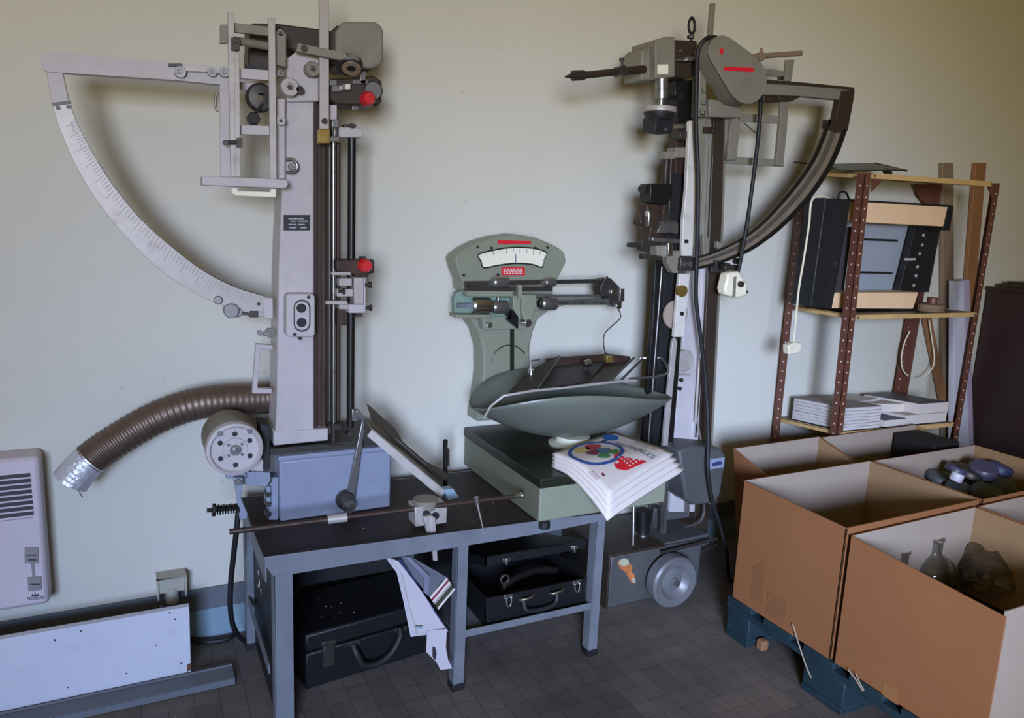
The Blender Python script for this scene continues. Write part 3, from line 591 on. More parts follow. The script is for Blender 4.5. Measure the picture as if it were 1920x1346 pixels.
for x, y in ((896, 463), (922, 465), (1004, 465), (1027, 464), (870, 516), (934, 515)): b.disc(x, y, HY-.004, 2.8, .006, 10)
sp(b, 'head_screw', 'steel_dark', hd)
b = MB(); b.plate([(872, 540), (1038, 540), (1036, 575), (1024, 582), (1008, 600), (1000, 620), (994, 646), (992, 700), (992, 784), (893, 790), (898, 752), (907, 700), (906, 655), (896, 620), (880, 598), (872, 585)], HY+.02, .085); cl = sp(b, 'pedestal', 'scale_green', bev=.006)
b = MB(); b.rect(958, 592, 964, 700, HY+.012, .01); b.tube([P(x, y, HY+.018) for x, y in circ(955, 680, 33, 14, 180, 330)], .002, n=6); sp(b, 'pedestal_rib', 'scale_green_dark', cl)
b = MB(); b.plate([(876, 585), (1022, 582), (972, 612), (972, 617), (908, 618), (904, 600)], HY-.02, .04); b.plate([(960, 560), (1140, 558), (1142, 572), (1060, 572), (1032, 580), (1005, 600), (985, 618), (972, 618)], HY-.012, .02); sp(b, 'beam_carrier', 'scale_green', cl, bev=.003)
b = MB(); b.plate([(857, 548), (872, 544), (960, 548), (960, 594), (853, 594), (852, 560)], HY-.03, .03); hs = sp(b, 'counterweight_housing', 'mint_green', bev=.003)
b = MB(); b.rect(876, 546, 962, 556, HY-.075, .05); b.rect(855, 590, 922, 596, HY-.08, .06); sp(b, 'housing_edge', 'scale_green', hs, bev=.002)
def poise(x0, x1, y, r, Y, m='steel'):
    c = MB(); a, d = P(x0, y, Y), P(x1, y, Y); rr = RM(x0, y, Y, r); L = (d-a).length
    c.lathe([(0, 0), (rr*.8, 0), (rr*.86, .002), (rr*.92, L*.12), (rr, L*.14), (rr, L*.95), (rr*.95, L), (0, L)], a, d-a, n=26); return sp(c, 'poise', m)
poise(884, 918, 573, 15, HY-.06, 'chrome'); poise(923, 950, 576, 12.5, HY-.07); poise(924, 951, 529, 11, HY-.05); poise(1014, 1041, 569, 13, HY-.06); poise(1010, 1018, 569, 8, HY-.06, 'steel_dark')
poise(1021, 1040, 529, 8, HY-.05)
b = MB(); b.rect(860, 569, 884, 577, HY-.055, .015); sp(b, 'housing_slot', 'trim_grey', hs)
b = MB(); b.plate([(872, 528), (1142, 523), (1142, 530), (872, 537)], HY-.045, .012); b.rect(874, 538, 1036, 545, HY-.042, .016)
ub = sp(b, 'upper_beam', 'steel_dark', bev=.001)
b = MB()
for k in range(22): x = 1048+k*4.1; b.rect(x, 526.5, x+2.2, 531, HY-.047, .003)
sp(b, 'beam_notch', 'black_paint', ub)
b = MB(); b.plate([(940, 553), (1140, 552), (1140, 556), (940, 558)], HY-.05, .01); b.plate([(1036, 563), (1144, 559), (1144, 569), (1036, 572)], HY-.055, .012); lb = sp(b, 'lower_beam', 'steel', bev=.001)
b = MB()
for k in range(24): x = 1043+k*3.9; b.rect(x, 565.5, x+1.6, 570, HY-.0565, .002)
sp(b, 'beam_mark', 'black_paint', lb)
b = MB(); b.plate([(1125, 540), (1134, 523), (1146, 522), (1160, 536), (1168, 548), (1166, 572), (1158, 578), (1146, 572), (1140, 556), (1128, 556)], HY-.06, .05); eb = sp(b, 'beam_end', 'steel_dark', bev=.003)
b = MB(); b.disc(1152, 548, HY-.07, 7, .012, 16); b.disc(1161, 574, HY-.07, 6, .02, 12); b.rect(1163, 541, 1171, 565, HY-.066, .03); b.disc(1138, 522, HY-.06, 4, .02, 10); sp(b, 'beam_end_screw', 'chrome', eb, bev=.001)
b = MB(); b.plate([(979, 553), (1006, 553), (1006, 572), (996, 600), (982, 600), (978, 580)], HY-.075, .02); b.rect(972, 534, 980, 560, HY-.07, .02); b.rect(962, 555, 977, 600, HY-.06, .03); bk = sp(b, 'beam_bracket', 'scale_green', bev=.002)
b = MB(); b.disc(991, 606, HY-.085, 7, .03, 16); b.disc(919, 610, HY-.05, 5, .03, 12); b.cyl(P(974, 604, HY-.07), P(990, 606, HY-.07), .003); b.cyl(P(934, 556, HY-.065), P(934, 566, HY-.065), .006); sp(b, 'bracket_screw', 'chrome', bk, bev=.001)
b = MB(); b.plate(circ(958, 588, 8, 8)+[(972, 594), (972, 616), (952, 600)], HY-.065, .02); sp(b, 'pivot_block', 'black_metal', bk, bev=.001)
b = MB(); b.tube([P(x, y, HY-.05) for x, y in ((1158, 578), (1162, 585), (1163, 596), (1150, 609), (1136, 622), (1132, 632), (1132, 648), (1135, 660), (1140, 668))], .0022, n=8, smooth=4); sp(b, 'hook_wire', 'steel_dark')
# pan and its seat
PC = Vector((1.295, 2.075, 0)); PL, PW = .368, .172
b = MB(); b.lathe([(.001, 0), (.08, 0), (.082, .006), (.06, .014), (.056, .03), (.001, .03)], (PC.x, PC.y, SZ), (0, 0, 1), n=36); sp(b, 'pan_seat', 'cream')
def pan(u, v):
    a = (u*2-1); s_ = a*.999; w = (1-s_*s_)**.5*PW*(1-.1*s_); q = (v*2-1)*w
    return PC+Vector((PL*s_, q-.02*s_, SZ+.03+.118*s_*s_+(5.9 if q < 0 else 6.6)*q*q))
b = MB(); b.grid(pan, 48, 20); sp(b, 'pan', 'pan_green', thick=.003, off=0, ang=60)
# ------------------------------------------------------------------ folding metal tray lying in the pan
tr = thing('wire_frame_tray', 'dark metal tray with chrome wire frame lying tilted in the green scale pan', 'tray', P(1050, 740, 2.0))
def tq(c, pts): return c.prism([P(x, y, Y) for x, y, Y in pts], (0, .002, .003))
F0, F1 = 1.975, 2.16
b = MB(); tq(b, [(951, 740, F0), (1005, 732, F0), (1050, 668, F1), (992, 697, 2.1)]); b.build('side_plate', 'steel_dark', tr)
b = MB(); tq(b, [(1005, 732, F0), (1104, 718, F0), (1135, 679, F1-.02), (1034, 690, F1-.02)]); b.build('centre_plate', 'black_metal', tr)
b = MB(); tq(b, [(1104, 718, F0), (1144, 713, F0), (1176, 680, F1), (1122, 684, F1)]); b.build('side_plate', 'paint_dark_taupe', tr)
b = MB(); tq(b, [(1022, 674, F1+.01), (1140, 665, F1+.01), (1182, 670, F1+.01), (1182, 680, F1), (1034, 692, F1)]); b.build('back_plate', 'rust_brown', tr)
b = MB(); b.tube([P(907, 784, F0+.03), P(944, 742, F0-.01), P(1060, 727, F0-.01), P(1180, 713, F0-.01), P(1192, 716, F0)], .0042, n=8, smooth=2); b.build('front_wire', 'aluminium', tr)
b = MB()
for x0, x1 in ((1144, 1188), (1163, 1206)): b.cyl(P(x0, 714, F0), P(x1, 671, F1), .0042, n=8)
b.tube([P(1180, 710, F0), P(1230, 706, 2.02), P(1250, 700, 2.04), P(1252, 690, 2.05), P(1244, 675, 2.1), P(1235, 671, 2.12), P(1200, 672, F1)], .0042, n=8, smooth=3)
b.build('loop_handle', 'steel', tr)
b = MB(); b.cyl(P(1000, 700, F1-.04), P(1125, 684, F1-.03), .003, n=8); b.tube([P(996, 700, 2.1), P(994, 677, 2.1), P(1012, 674, 2.12)], .003, n=6); b.cyl(P(1006, 732, F0-.006), P(1050, 668, F1-.006), .003, n=6); b.build('cross_wire', 'steel', tr)
b = MB(); p = P(993, 699, 2.09); b.cyl(p-Vector((0, .01, .016)), p+Vector((0, -.01, .014)), .011, n=14); b.sphere(p+Vector((0, -.012, -.016)), .01); p = P(1098, 681, 2.1); b.cyl(p-Vector((.012, .01, .0)), p+Vector((.012, -.01, .004)), .012, n=14); b.build('clamp', 'chrome', tr, bev=.001)
b = MB(); b.rect(1138, 668, 1150, 680, F1-.02, .02); b.build('hook_eye', 'brass', tr, bev=.002)
# ------------------------------------------------------------------ magazines on the scale
def magazine(lift, label, q, dz, name='magazine', cover=None, front=None):
    t = thing(name, label, 'magazine', (1.33, 1.87, SZ+lift), 'magazines stacked on the green scale')
    Lc, Tc, Rc, Bc = [Vector(v) for v in q]
    def fn(u, v, up=0):                                      # u from the left corner to the far corner, v toward the viewer
        p = Lc*(1-u)*(1-v)+Tc*u*(1-v)+Rc*u*v+Bc*(1-u)*v
        sag = max(0, 1.825-p.y)
        return Vector((p.x, p.y, SZ+lift+up-dz*(sag/.16)**1.5))
    c = MB(); c.grid(lambda u, v: fn(u, v, .0012), 14, 14); pg = c.build('page_block', 'paper', t, thick=.009, off=0)
    if cover: cover(t, lambda u, v: fn(u, v, .0072))
    return t
def cover(t, fn):
    def blob(cx, cy, r, sx=1, sy=1, n=28, a=0, up=0, irr=0):
        c = MB(); vs = []
        for k in range(n):
            an = 2*math.pi*k/n; rr = r*(1+irr*math.sin(3*an+cx*30)); x, y = rr*sx*math.cos(an), rr*sy*math.sin(an)
            vs.append(fn(cx+x*math.cos(a)-y*math.sin(a), cy+x*math.sin(a)+y*math.cos(a))+Vector((0, 0, up)))
        c.add(vs+[fn(cx, cy)+Vector((0, 0, up))], [(k, (k+1) % n, n) for k in range(n)]); return c
    def ring(cx, cy, r0, r1, sx, sy, a0=0, a1=360, n=48):
        c = MB(); vs = []
        for k in range(n+1):
            an = math.radians(a0+(a1-a0)*k/n)
            for r in (r0, r1): vs.append(fn(cx+r*sx*math.cos(an), cy+r*sy*math.sin(an))+Vector((0, 0, .0004)))
        c.add(vs, [(2*k, 2*k+1, 2*k+3, 2*k+2) for k in range(n)]); return c
    ring(.36, .36, .285, .33, 1.0, 1.0).build('cover_ring', 'print_ring', t, smooth=False)
    for cx, cy, r, sx, sy, m_ in ((.28, .20, .1, 1, .8, 'print_ochre'), (.43, .22, .1, 1, .9, 'print_red'), (.31, .36, .075, 1, 1, 'print_maroon'), (.44, .39, .085, 1, 1, 'print_slate'), (.34, .52, .07, 1, 1, 'print_green'), (.49, .52, .075, 1, .9, 'print_green')):
        blob(cx, cy, r, sx, sy, up=.0006, irr=.12).build('cover_patch', m_, t, smooth=False)
    blob(.80, .14, .105, .9, 1.1, up=.0004).build('cover_balloon', 'print_blue', t, smooth=False)
    blob(.66, .17, .06, 1.2, .35, up=.0004).build('cover_balloon', 'print_navy', t, smooth=False)
    c = MB(); c.add([fn(u, v)+Vector((0, 0, .0005)) for u, v in ((.62, .55), (.64, .92), (.36, .88), (.29, .80), (.30, .74), (.42, .60))], [tuple(range(6))]); c.build('red_badge', 'red_print', t, smooth=False)
    c = MB()
    for k in range(4):
        for j in range(1, 6): u, v = .58-.05*k, .61+.045*j; c.add([fn(u+a, v+b_)+Vector((0, 0, .0009)) for a, b_ in ((0, 0), (.022, 0), (.022, .026), (0, .026))], [(0, 1, 2, 3)])
    c.build('badge_text', 'paper', t, smooth=False)
    c = MB(); lettering(c, 'FASTNALES', lambda a, b_: fn(.665+.085*b_+.05*a, (.33+.6*a))+Vector((0, 0, .0006))); c.build('title_lettering', 'print_grey', t, smooth=False)
    c = MB()
    for k in range(3): c.add([fn(u, v)+Vector((0, 0, .0005)) for u, v in ((.88, .48+.13*k), (.89, .48+.13*k), (.89, .58+.13*k), (.88, .58+.13*k))], [(0, 1, 2, 3)])
    c.add([fn(u, v)+Vector((0, 0, .0005)) for u, v in ((.10, .74), (.13, .74), (.13, .79), (.10, .79))], [(0, 1, 2, 3)])
    for k in range(3): c.add([fn(u, v)+Vector((0, 0, .0005)) for u, v in ((.05-.02*k, .64), (.056-.02*k, .64), (.056-.02*k, .78), (.05-.02*k, .78))], [(0, 1, 2, 3)])
    c.build('small_print', 'print_maroon', t, smooth=False)
L0, T0, R0 = PZ(1036, 852, SZ+.036), PZ(1151, 811, SZ+.036), PZ(1262, 849, SZ+.036); B0 = P(1141, 934, 1.67)
z_ = lambda v: (v.x, v.y, 0)
drop = (SZ+.036-B0.z)
for k in range(4):
    lift = .006+.0095*k; s_ = (3-k)
    q = [z_(L0+Vector((-.004*s_, -.006*s_, 0))), z_(T0+Vector((-.002*s_, 0, 0))), z_(R0+Vector((.006*s_, -.012*s_, 0))), z_(B0+Vector((-.008*s_, -.012*s_, 0)))]
    magazine(lift, ['lowest white magazine of the stack on the corner of the green scale', 'white magazine just above the lowest in the stack on the green scale', 'white magazine directly under the printed cover on the green scale', 'top magazine with blue ring and red badge cover on the green scale'][k], q, max(.02, drop), cover=cover if k == 3 else None)
# ------------------------------------------------------------------ things under the bench
def case_local(o, ux, mb, x0, x1, y0, y1, z0, z1):
    uy = Vector((-ux.y, ux.x, 0)); return mb.add([o+ux*x+uy*y+Vector((0, 0, z)) for z in (z0, z1) for x, y in ((x0, y0), (x1, y0), (x1, y1), (x0, y1))], [(0, 3, 2, 1), (4, 5, 6, 7), (0, 1, 5, 4), (1, 2, 6, 5), (2, 3, 7, 6), (3, 0, 4, 7)])
o = Vector((.392, 1.985, 0)); ux = Vector((.985, .13, 0)).normalized(); uy = Vector((-ux.y, ux.x, 0))
cs = thing('carrying_case', 'big closed black case with a drooping handle standing on the floor under the bench', 'case', o)
b = MB(); case_local(o, ux, b, 0, .42, 0, .24, .002, .115); cb = b.build('case_body', 'case_black', cs, bev=.006)
b = MB(); case_local(o, ux, b, -.002, .422, -.002, .242, .119, .175); b.build('case_lid', 'case_black', cs, bev=.008)
lo = lambda x, y, z: o+ux*x+uy*y+Vector((0, 0, z))
b = MB(); b.tube([lo(.14, -.006, .105), lo(.145, -.02, .085), lo(.165, -.026, .045), (lo(.21, -.028, .036)), lo(.255, -.026, .055), lo(.285, -.02, .095), lo(.29, -.006, .115)], .011, n=10, smooth=5); b.build('handle', 'black_rubber', cs)
b = MB()
for x in (.125, .275): case_local(o, ux, b, x, x+.04, -.008, .002, .102, .118)
b.build('handle_mount', 'steel_dark', cs, bev=.002)
for x in (.05, .37):
    b = MB(); case_local(o, ux, b, x, x+.035, -.008, .002, .06, .125); case_local(o, ux, b, x-.004, x+.039, -.006, .002, .125, .14); b.build('latch', 'steel_dark', cs, bev=.002)
b = MB()
for i in range(9):
    x, y, r = random.uniform(.03, .2), random.uniform(.02, .2), random.uniform(.0015, .0035); b.cyl(lo(x, y, .175), lo(x, y, .1765), r, r*.5, n=7)
b.build('paint_fleck', 'cardboard_pale', cs)
# open case on the lower shelf
cx0, cx1, cy0, cy1, cz0 = .885, 1.236, 1.845, 2.12, .1675
oc = thing('tool_case', 'black case with chrome latches lying open on the lower shelf of the bench', 'case', (1.06, 1.98, cz0))
b = MB(); b.box(cx0, cx1, cy0, cy1, cz0, cz0+.004); b.box(cx0, cx1, cy0, cy0+.006, cz0, .258); b.box(cx0, cx1, cy1-.006, cy1, cz0, .258); b.box(cx0, cx0+.006, cy0, cy1, cz0, .258); b.box(cx1-.006, cx1, cy0, cy1, cz0, .258); ob = b.build('case_body', 'case_black', oc, bev=.002)
b = MB(); b.box(cx0+.007, cx1-.007, cy0+.007, cy1-.007, cz0+.004, cz0+.008); b.build('lining', 'case_inside', oc)
an = math.radians(19); hy, hz = cy1, .262
def lidp(x, d, h): return Vector((x, hy-d*math.cos(an)-h*math.sin(an)*0, hz+d*math.sin(an)+h))
b = MB(); D_ = .272
def lbox(d0, d1, x0, x1, h0, h1): b.add([lidp(x, d, h) for h in (h0, h1) for x, d in ((x0, d0), (x1, d0), (x1, d1), (x0, d1))], [(0, 3, 2, 1), (4, 5, 6, 7), (0, 1, 5, 4), (1, 2, 6, 5), (2, 3, 7, 6), (3, 0, 4, 7)])
lbox(0, D_, cx0, cx1, .026, .03); lbox(D_-.006, D_, cx0, cx1, 0, .03); lbox(0, D_, cx0, cx0+.006, 0, .03); lbox(0, D_, cx1-.006, cx1, 0, .03); lbox(0, .006, cx0, cx1, 0, .03)
b.build('case_lid', 'case_black', oc, bev=.002)
for x in (.955, 1.19):
    b = MB(); p = lidp(x, D_, .008); b.box(p.x-.012, p.x+.012, p.y-.005, p.y, p.z-.004, p.z+.009); b.box(p.x-.004, p.x+.004, p.y-.007, p.y, p.z-.014, p.z+.009); b.build('lid_catch', 'chrome', oc, bev=.0015)
for x in (.958, 1.195):
    b = MB(); b.box(x-.014, x+.014, cy0-.004, cy0, .245, .258); b.tube([(x-.009, cy0-.006, .25), (x-.007, cy0-.008, .228), (x, cy0-.009, .222), (x+.007, cy0-.008, .228), (x+.009, cy0-.006, .25)], .003, n=8, smooth=4); b.build('latch', 'chrome', oc, bev=.001)
for x in (1.015, 1.12):
    b = MB(); b.tube([(x-.022, cy0-.004, .232), (x-.015, cy0-.014, .237), (x, cy0-.017, .24), (x+.018, cy0-.014, .243), (x+.026, cy0-.003, .243)], .0045, n=8, smooth=4); b.build('handle_mount', 'chrome', oc)
b = MB(); b.tube([(1.005, cy0-.01, .232), (1.012, cy0-.02, .205), (1.06, cy0-.022, .198), (1.11, cy0-.02, .206), (1.122, cy0-.01, .236)], .007, n=8, smooth=4); b.build('handle', 'black_rubber', oc)
t_ = thing('hand_tool', 'dark tool with a ring end lying inside the open black case', 'tool', (1.02, 1.95, cz0+.01))
b = MB(); b.tube([(.97, 1.93, cz0+.05), (1.03, 1.95, cz0+.075), (1.12, 1.97, cz0+.08), (1.2, 1.98, cz0+.06)], .012, n=10, smooth=4); b.build('shank', 'black_metal', t_)
b = MB(); b.tube([Vector((.985+.014*math.cos(a), 1.925, cz0+.095+.014*math.sin(a))) for a in [k*math.pi/6 for k in range(12)]], .004, n=8, closed=True); b.cyl((.985, 1.925, cz0+.01), (.985, 1.925, cz0+.082), .006); b.build('ring', 'steel_dark', t_)
# brochures drooping from under the bench top
br_ = thing('brochure_bundle', 'sheaf of white brochures drooping from under the bench front beside the middle leg', 'brochures', P(785, 1120, 1.8), 'papers stuffed under the bench')
for k in range(5):
    f = k*2.2
    b = prism_at([(722+f, 1044, 1.838), (746, 1050, 1.836), (790, 1108, 1.812), (838, 1181, 1.79), (815, 1188-f, 1.788), (770+f*1.4, 1194-f, 1.788), (757+f, 1130, 1.806), (744+f, 1074, 1.826)], -.0016-.0016*k if False else .0016); o = b.build('sheet', 'brochure_paper' if k != 3 else 'paper_grey', br_)
    o.location.y = -.0022*k
b = prism_at([(745, 1049, 1.828), (752, 1049, 1.828), (846, 1190, 1.776), (838, 1181, 1.776)], .003); b.build('blue_spine', 'print_navy', br_)
b = prism_at([(779, 1174, 1.775), (792, 1174, 1.775), (792, 1179, 1.775), (779, 1179, 1.775)], .001); b.build('teal_print', 'trim_teal', br_)
b = prism_at([(801, 1183, 1.778), (838, 1179, 1.774), (836, 1214, 1.772), (840, 1236, 1.768), (848, 1253, 1.765), (826, 1256, 1.768), (818, 1241, 1.772), (799, 1222, 1.776)], .0015); fl = b.build('folded_sheet', 'brochure_paper', br_)
b = prism_at([(811, 1213, 1.7715), (816, 1214, 1.7712), (819, 1226, 1.7708), (816, 1238, 1.7705), (811, 1232, 1.771)], .0008); b.build('printed_figure', 'print_black', fl)
bk_ = thing('dark_booklets', 'dark blue booklets with striped page edges wedged beside the bench middle leg', 'booklets', P(800, 1085, 1.82), 'papers stuffed under the bench')
b = prism_at([(746, 1046, 1.85), (764, 1040, 1.85), (838, 1082, 1.812), (826, 1092, 1.806), (806, 1120, 1.8)], .004); b.build('booklet_cover', 'paper_dark', bk_)
b = prism_at([(760, 1044, 1.838), (768, 1044, 1.838), (806, 1080, 1.806), (803, 1117, 1.797), (794, 1110, 1.8), (796, 1084, 1.81)], .002); b.build('open_leaf', 'plastic_purple', bk_)
prev = [(838, 1083), (806, 1120)]
for k, m_ in enumerate(('paper', 'print_maroon', 'paper', 'paper_grey', 'dark_green', 'dark_green', 'paper')):
    nx = [(838+2.2*(k+1), 1083+3.2*(k+1)), (806+2.3*(k+1), 1120+3.3*(k+1))]
    b = prism_at([(*prev[0], 1.81), (*nx[0], 1.81), (*nx[1], 1.794), (*prev[1], 1.794)], .003); b.build('page_edge', m_, bk_); prev = nx
# ------------------------------------------------------------------ left wall: heater, socket cover, white board, floor strip
HYF = 2.30
p0, p1 = P(70, 862, HYF), P(96, 1131, HYF)
hx1 = (p0.x+p1.x)/2; hz0, hz1 = P(90, 1133, HYF).z, P(70, 856, HYF).z; hx0 = hx1-.62
ht = thing('wall_heater', 'white wall heater with dark louvre slots cut off by the picture edge', 'heater', ((hx0+hx1)/2, 2.35, hz0))
b = MB(); b.box(hx0, hx1, HYF, WY, hz0, hz1); b.build('housing', 'heater_white', ht, bev=.012)
b = MB()
for k in range(8):
    y = 890+k*10.2; xr = 57+k*.9; pr_ = P(xr, y, HYF); b.box(hx0+.08, pr_.x, HYF-.001, HYF+.01, pr_.z-.0052, pr_.z+.0052)
b.build('louvre_slot', 'slot_dark', ht)
b = MB(); z = P(60, 970, HYF).z; b.box(hx0+.05, P(62, 975, HYF).x, HYF-.0008, HYF+.004, z-.001, z+.001); b.build('seam', 'heater_grey', ht)
b = MB(); b.rect(46, 1027, 72, 1056, HYF-.004, .008); sw = b.build('control_dial_plate', 'heater_grey', ht, bev=.001)
b = MB(); b.rect(49, 1040, 70, 1042, HYF-.005, .003); b.rect(53, 1048, 68, 1051, HYF-.005, .003); b.build('control_mark', 'slot_dark', sw)
b = MB(); b.plate([(58, 1056), (64, 1056), (66, 1083), (61, 1083)], HYF-.002, .006); b.build('control_stem', 'heater_grey', ht)
b = MB(); b.plate([(51, 1083), (77, 1081), (78, 1106), (53, 1109)], HYF-.004, .008); sw = b.build('switch_plate', 'heater_grey', ht, bev=.001)
b = MB(); b.rect(57, 1095, 74, 1097, HYF-.006, .003); b.build('switch_mark', 'slot_dark', sw)
b = MB(); ptext(b, 'NOIROT', 51, 1119, 83, 1125, HYF-.001, dy=-1.5); b.plate([(59, 1118), (60, 1113), (63, 1116), (66, 1112), (69, 1116), (72, 1112), (73, 1117)], HYF-.001, .0005); b.build('maker_mark', 'slot_dark', ht, smooth=False)
# grey cover over a pipe end
cv = thing('socket_cover', 'beige plastic cover fixed low on the wall above the white board', 'cover', P(325, 1130, 2.37))
x0, x1 = P(294, 1100, 2.33).x, P(350, 1090, 2.33).x; z1, z0 = P(320, 1084, 2.33).z, P(300, 1127, 2.33).z
b = MB(); b.box(x0, x1, 2.33, WY, z1-.006, z1); b.box(x0, x0+.006, 2.33, WY, z0, z1); b.box(x1-.006, x1, 2.33, WY, z0, z1); b.box(x0+.006, x1-.006, 2.336, 2.342, z0+.02, z1-.006); b.build('cover_shell', 'beige_plastic', cv, bev=.002)
b = MB(); xm = (x0+x1)/2; b.cyl((xm, 2.35, z0-.02), (xm, 2.35, z0+.03), .019, n=20); b.build('pipe_end', 'beige_plastic', cv, bev=.002)
bd = thing('white_board', 'long white chipboard panel standing on the grey strip against the wall', 'board', (-.4, 2.19, .02))
b = MB(); q = [P(357, 1256, 2.168), P(355, 1137, 2.19)]; zb, ztop = .024, q[1].z; X1 = q[1].x
b.prism([(-1.3, 2.168, zb), (X1-.003, 2.168, zb), (X1, 2.19, ztop), (-1.3, 2.19, ztop)], (0, .018, .002)); bo = b.build('board_panel', 'panel_white', bd, bev=.001)
b = MB(); b.plate([(351, 1247), (358, 1245), (359, 1256), (351, 1259)], 2.1655, .006); b.build('broken_corner', 'shelf_brown', bo)
b = MB()
for x, y in ((319, 1155), (151, 1189), (102, 1206), (293, 1213), (340, 1244), (237, 1263), (128, 1289), (303, 1144), (329, 1166)):
    p = P(x, y, 2.17); yy = 2.168+(p.z-zb)/(ztop-zb)*.022; b.cyl((p.x, yy-.0008, p.z), (p.x, yy+.002, p.z), random.uniform(.002, .0035), n=7)
b.build('dent', 'slot_dark', bo)
b = MB(); x1 = PZ(437, 1255, .02).x; b.prism([(-1.3, 2.095, 0), (x1, 2.095, 0), (x1, 2.095, .022), (-1.3, 2.095, .022)], (0, .003, 0)); b.box(-1.3, x1, 2.098, 2.21, .0, .004); b.box(-1.3, x1, 2.095, 2.16, .019, .0225); b.box(-1.3, x1, 2.157, 2.161, .019, .028)
tag(b.build('metal_strip', 'trim_grey', bev=.001), 'long grey metal strip lying on the floor under the white board', 'strip')
# ------------------------------------------------------------------ right machine on its own wheeled base
C2 = 2.10
m2 = thing('testing_machine', 'tall taupe testing machine with a pear shaped guard standing on a wheeled floor base', 'machine', (1.68, 2.2, 0))
def q2(mb, name, m, parent=None, **k): return mb.build(name, m, parent or m2, **k)
bz = P(1144, 1042, 2.047).z
BX0, BX1 = P(1142, 1100, 2.047).x, P(1232, 1080, 2.047).x
b = MB(); b.box(BX0, BX1+.2, 2.047, 2.36, .004, bz-.004); ba = q2(b, 'base', 'paint_slate_shaded', bev=.006)
b = MB(); b.box(BX0-.012, BX1+.02, 2.04, 2.37, bz-.004, bz+.006); b.box(BX0-.012, BX0-.004, 2.04, 2.37, .006, bz); q2(b, 'base_plate', 'paint_dark_taupe', ba, bev=.002)
b = MB()
pts = [(1161, 1050), (1170, 1046), (1178, 1049), (1181, 1058), (1186, 1060), (1184, 1072), (1190, 1078), (1192, 1094), (1184, 1093), (1178, 1082), (1172, 1072), (1163, 1066), (1158, 1056)]
b.plate(pts, 2.0455, .001); b.build('torn_sticker', 'rust_spot', ba)
b = MB(); b.plate([(1163, 1050), (1170, 1046), (1178, 1049), (1180, 1058), (1168, 1062), (1159, 1056)], 2.0449, .001); b.plate([(1185, 1082), (1191, 1084), (1192, 1093), (1186, 1092)], 2.0449, .001); b.build('sticker_backing', 'primer_spot', ba)
b = MB(); b.plate([(1232, 1022), (1330, 1000), (1330, 1020), (1240, 1046)], 2.06, .2); q2(b, 'chassis_bar', 'paint_slate_shaded', bev=.003)
b = MB(); b.cyl(P(1240, 1036, 2.02), P(1345, 1010, 2.02), .006); b.cyl(P(1300, 1040, 2.1), P(1345, 1022, 2.1), .005); q2(b, 'tow_rod', 'steel_dark')
# wheel with a dished hub
wc = P(1267, 1093, 1.975); wr = RM(1267, 1093, 1.975, 46)
b = MB(); b.lathe([(.001, .004), (wr*.14, .004), (wr*.16, .014), (wr*.46, .022), (wr*.5, .02), (wr*.66, .0), (wr*.92, -.004), (wr, .004), (wr, .045), (wr*.9, .05), (.001, .05)], wc, (0, 1, 0), n=48); wh = q2(b, 'wheel', 'wheel_paint', ang=30)
b = MB(); b.cyl(wc+Vector((0, -.012, 0)), wc+Vector((0, .02, 0)), wr*.1, n=14); q2(b, 'axle_nut', 'steel', wh)
# lower weights between base and bench
b = MB(); b.cyl(P(1205, 1006, 2.16), P(1205, 955, 2.16), .026, n=24); q2(b, 'weight_cylinder', 'black_metal')
b = MB(); b.cyl(P(1205, 1009, 2.15), P(1205, 999, 2.15), .028, n=24); q2(b, 'weight_collar', 'chrome', bev=.001)
b = MB(); b.cyl(P(1189, 900, 2.13), P(1187, 1022, 2.07), .005); q2(b, 'guide_wire', 'steel')
b = MB(); b.plate([(1252, 830), (1258, 830), (1249, 1002), (1243, 1002)], C2-.03, .02); b.plate([(1232, 955), (1238, 955), (1232, 990), (1227, 990)], C2+.05, .02); q2(b, 'lower_rail', 'steel')
# column: channel face, dark flange, rails
b = MB(); b.plate([(1303, 220), (1334, 220), (1338, 300), (1322, 600), (1303, 836), (1262, 836), (1296, 400)], C2+.012, .12); co = q2(b, 'column', 'paint_taupe', bev=.003)
b = MB(); b.plate([(1296, 480), (1328, 480), (1321, 600), (1303, 960), (1256, 960), (1265, 800), (1284, 600)], C2+.008, .1); q2(b, 'column_lower', 'paint_grey', co, bev=.003)
b = MB(); b.plate([(1338, 220), (1362, 220), (1356, 420), (1347, 600), (1335, 840), (1326, 1010), (1300, 1010), (1310, 840), (1323, 600), (1331, 420)], C2+.018, .16); q2(b, 'column_flange', 'paint_dark_taupe', co, bev=.003)
b = MB(); b.plate([(1360, 220), (1363, 220), (1357, 420), (1348, 600), (1336, 840), (1333, 840), (1345, 600), (1354, 420)], C2+.014, .006); q2(b, 'flange_edge', 'paint_taupe', co)
b = MB(); b.plate([(1335, 250), (1338, 250), (1327, 480), (1322, 600), (1306, 820), (1303, 820), (1319, 600), (1324, 480)], C2-.004, .012); q2(b, 'guide_strip', 'chrome')
b = MB(); b.cyl(P(1311, 672, C2-.01), P(1304, 790, C2-.01), .005); b.cyl(P(1305, 782, C2-.01), P(1315, 830, C2+.02), .0045); q2(b, 'conduit', 'aluminium')
b = MB(); b.plate([(1293, 226), (1304, 226), (1307, 355), (1304, 413), (1299, 480), (1279, 480), (1281, 413), (1287, 355)], C2-.03, .016); fr = q2(b, 'front_rail', 'rail_pale', bev=.002)
b = MB(); b.rect(1284, 449, 1291, 456, C2-.032, .004); b.plate(circ(1279, 588, 4, 10), C2-.036, .004); q2(b, 'rail_hole', 'black_paint', fr)
b = MB(); b.plate([(1275, 513), (1294, 513), (1289, 560), (1283, 632), (1264, 632), (1270, 560)], C2-.034, .016); q2(b, 'lower_front_rail', 'rail_pale', bev=.002)
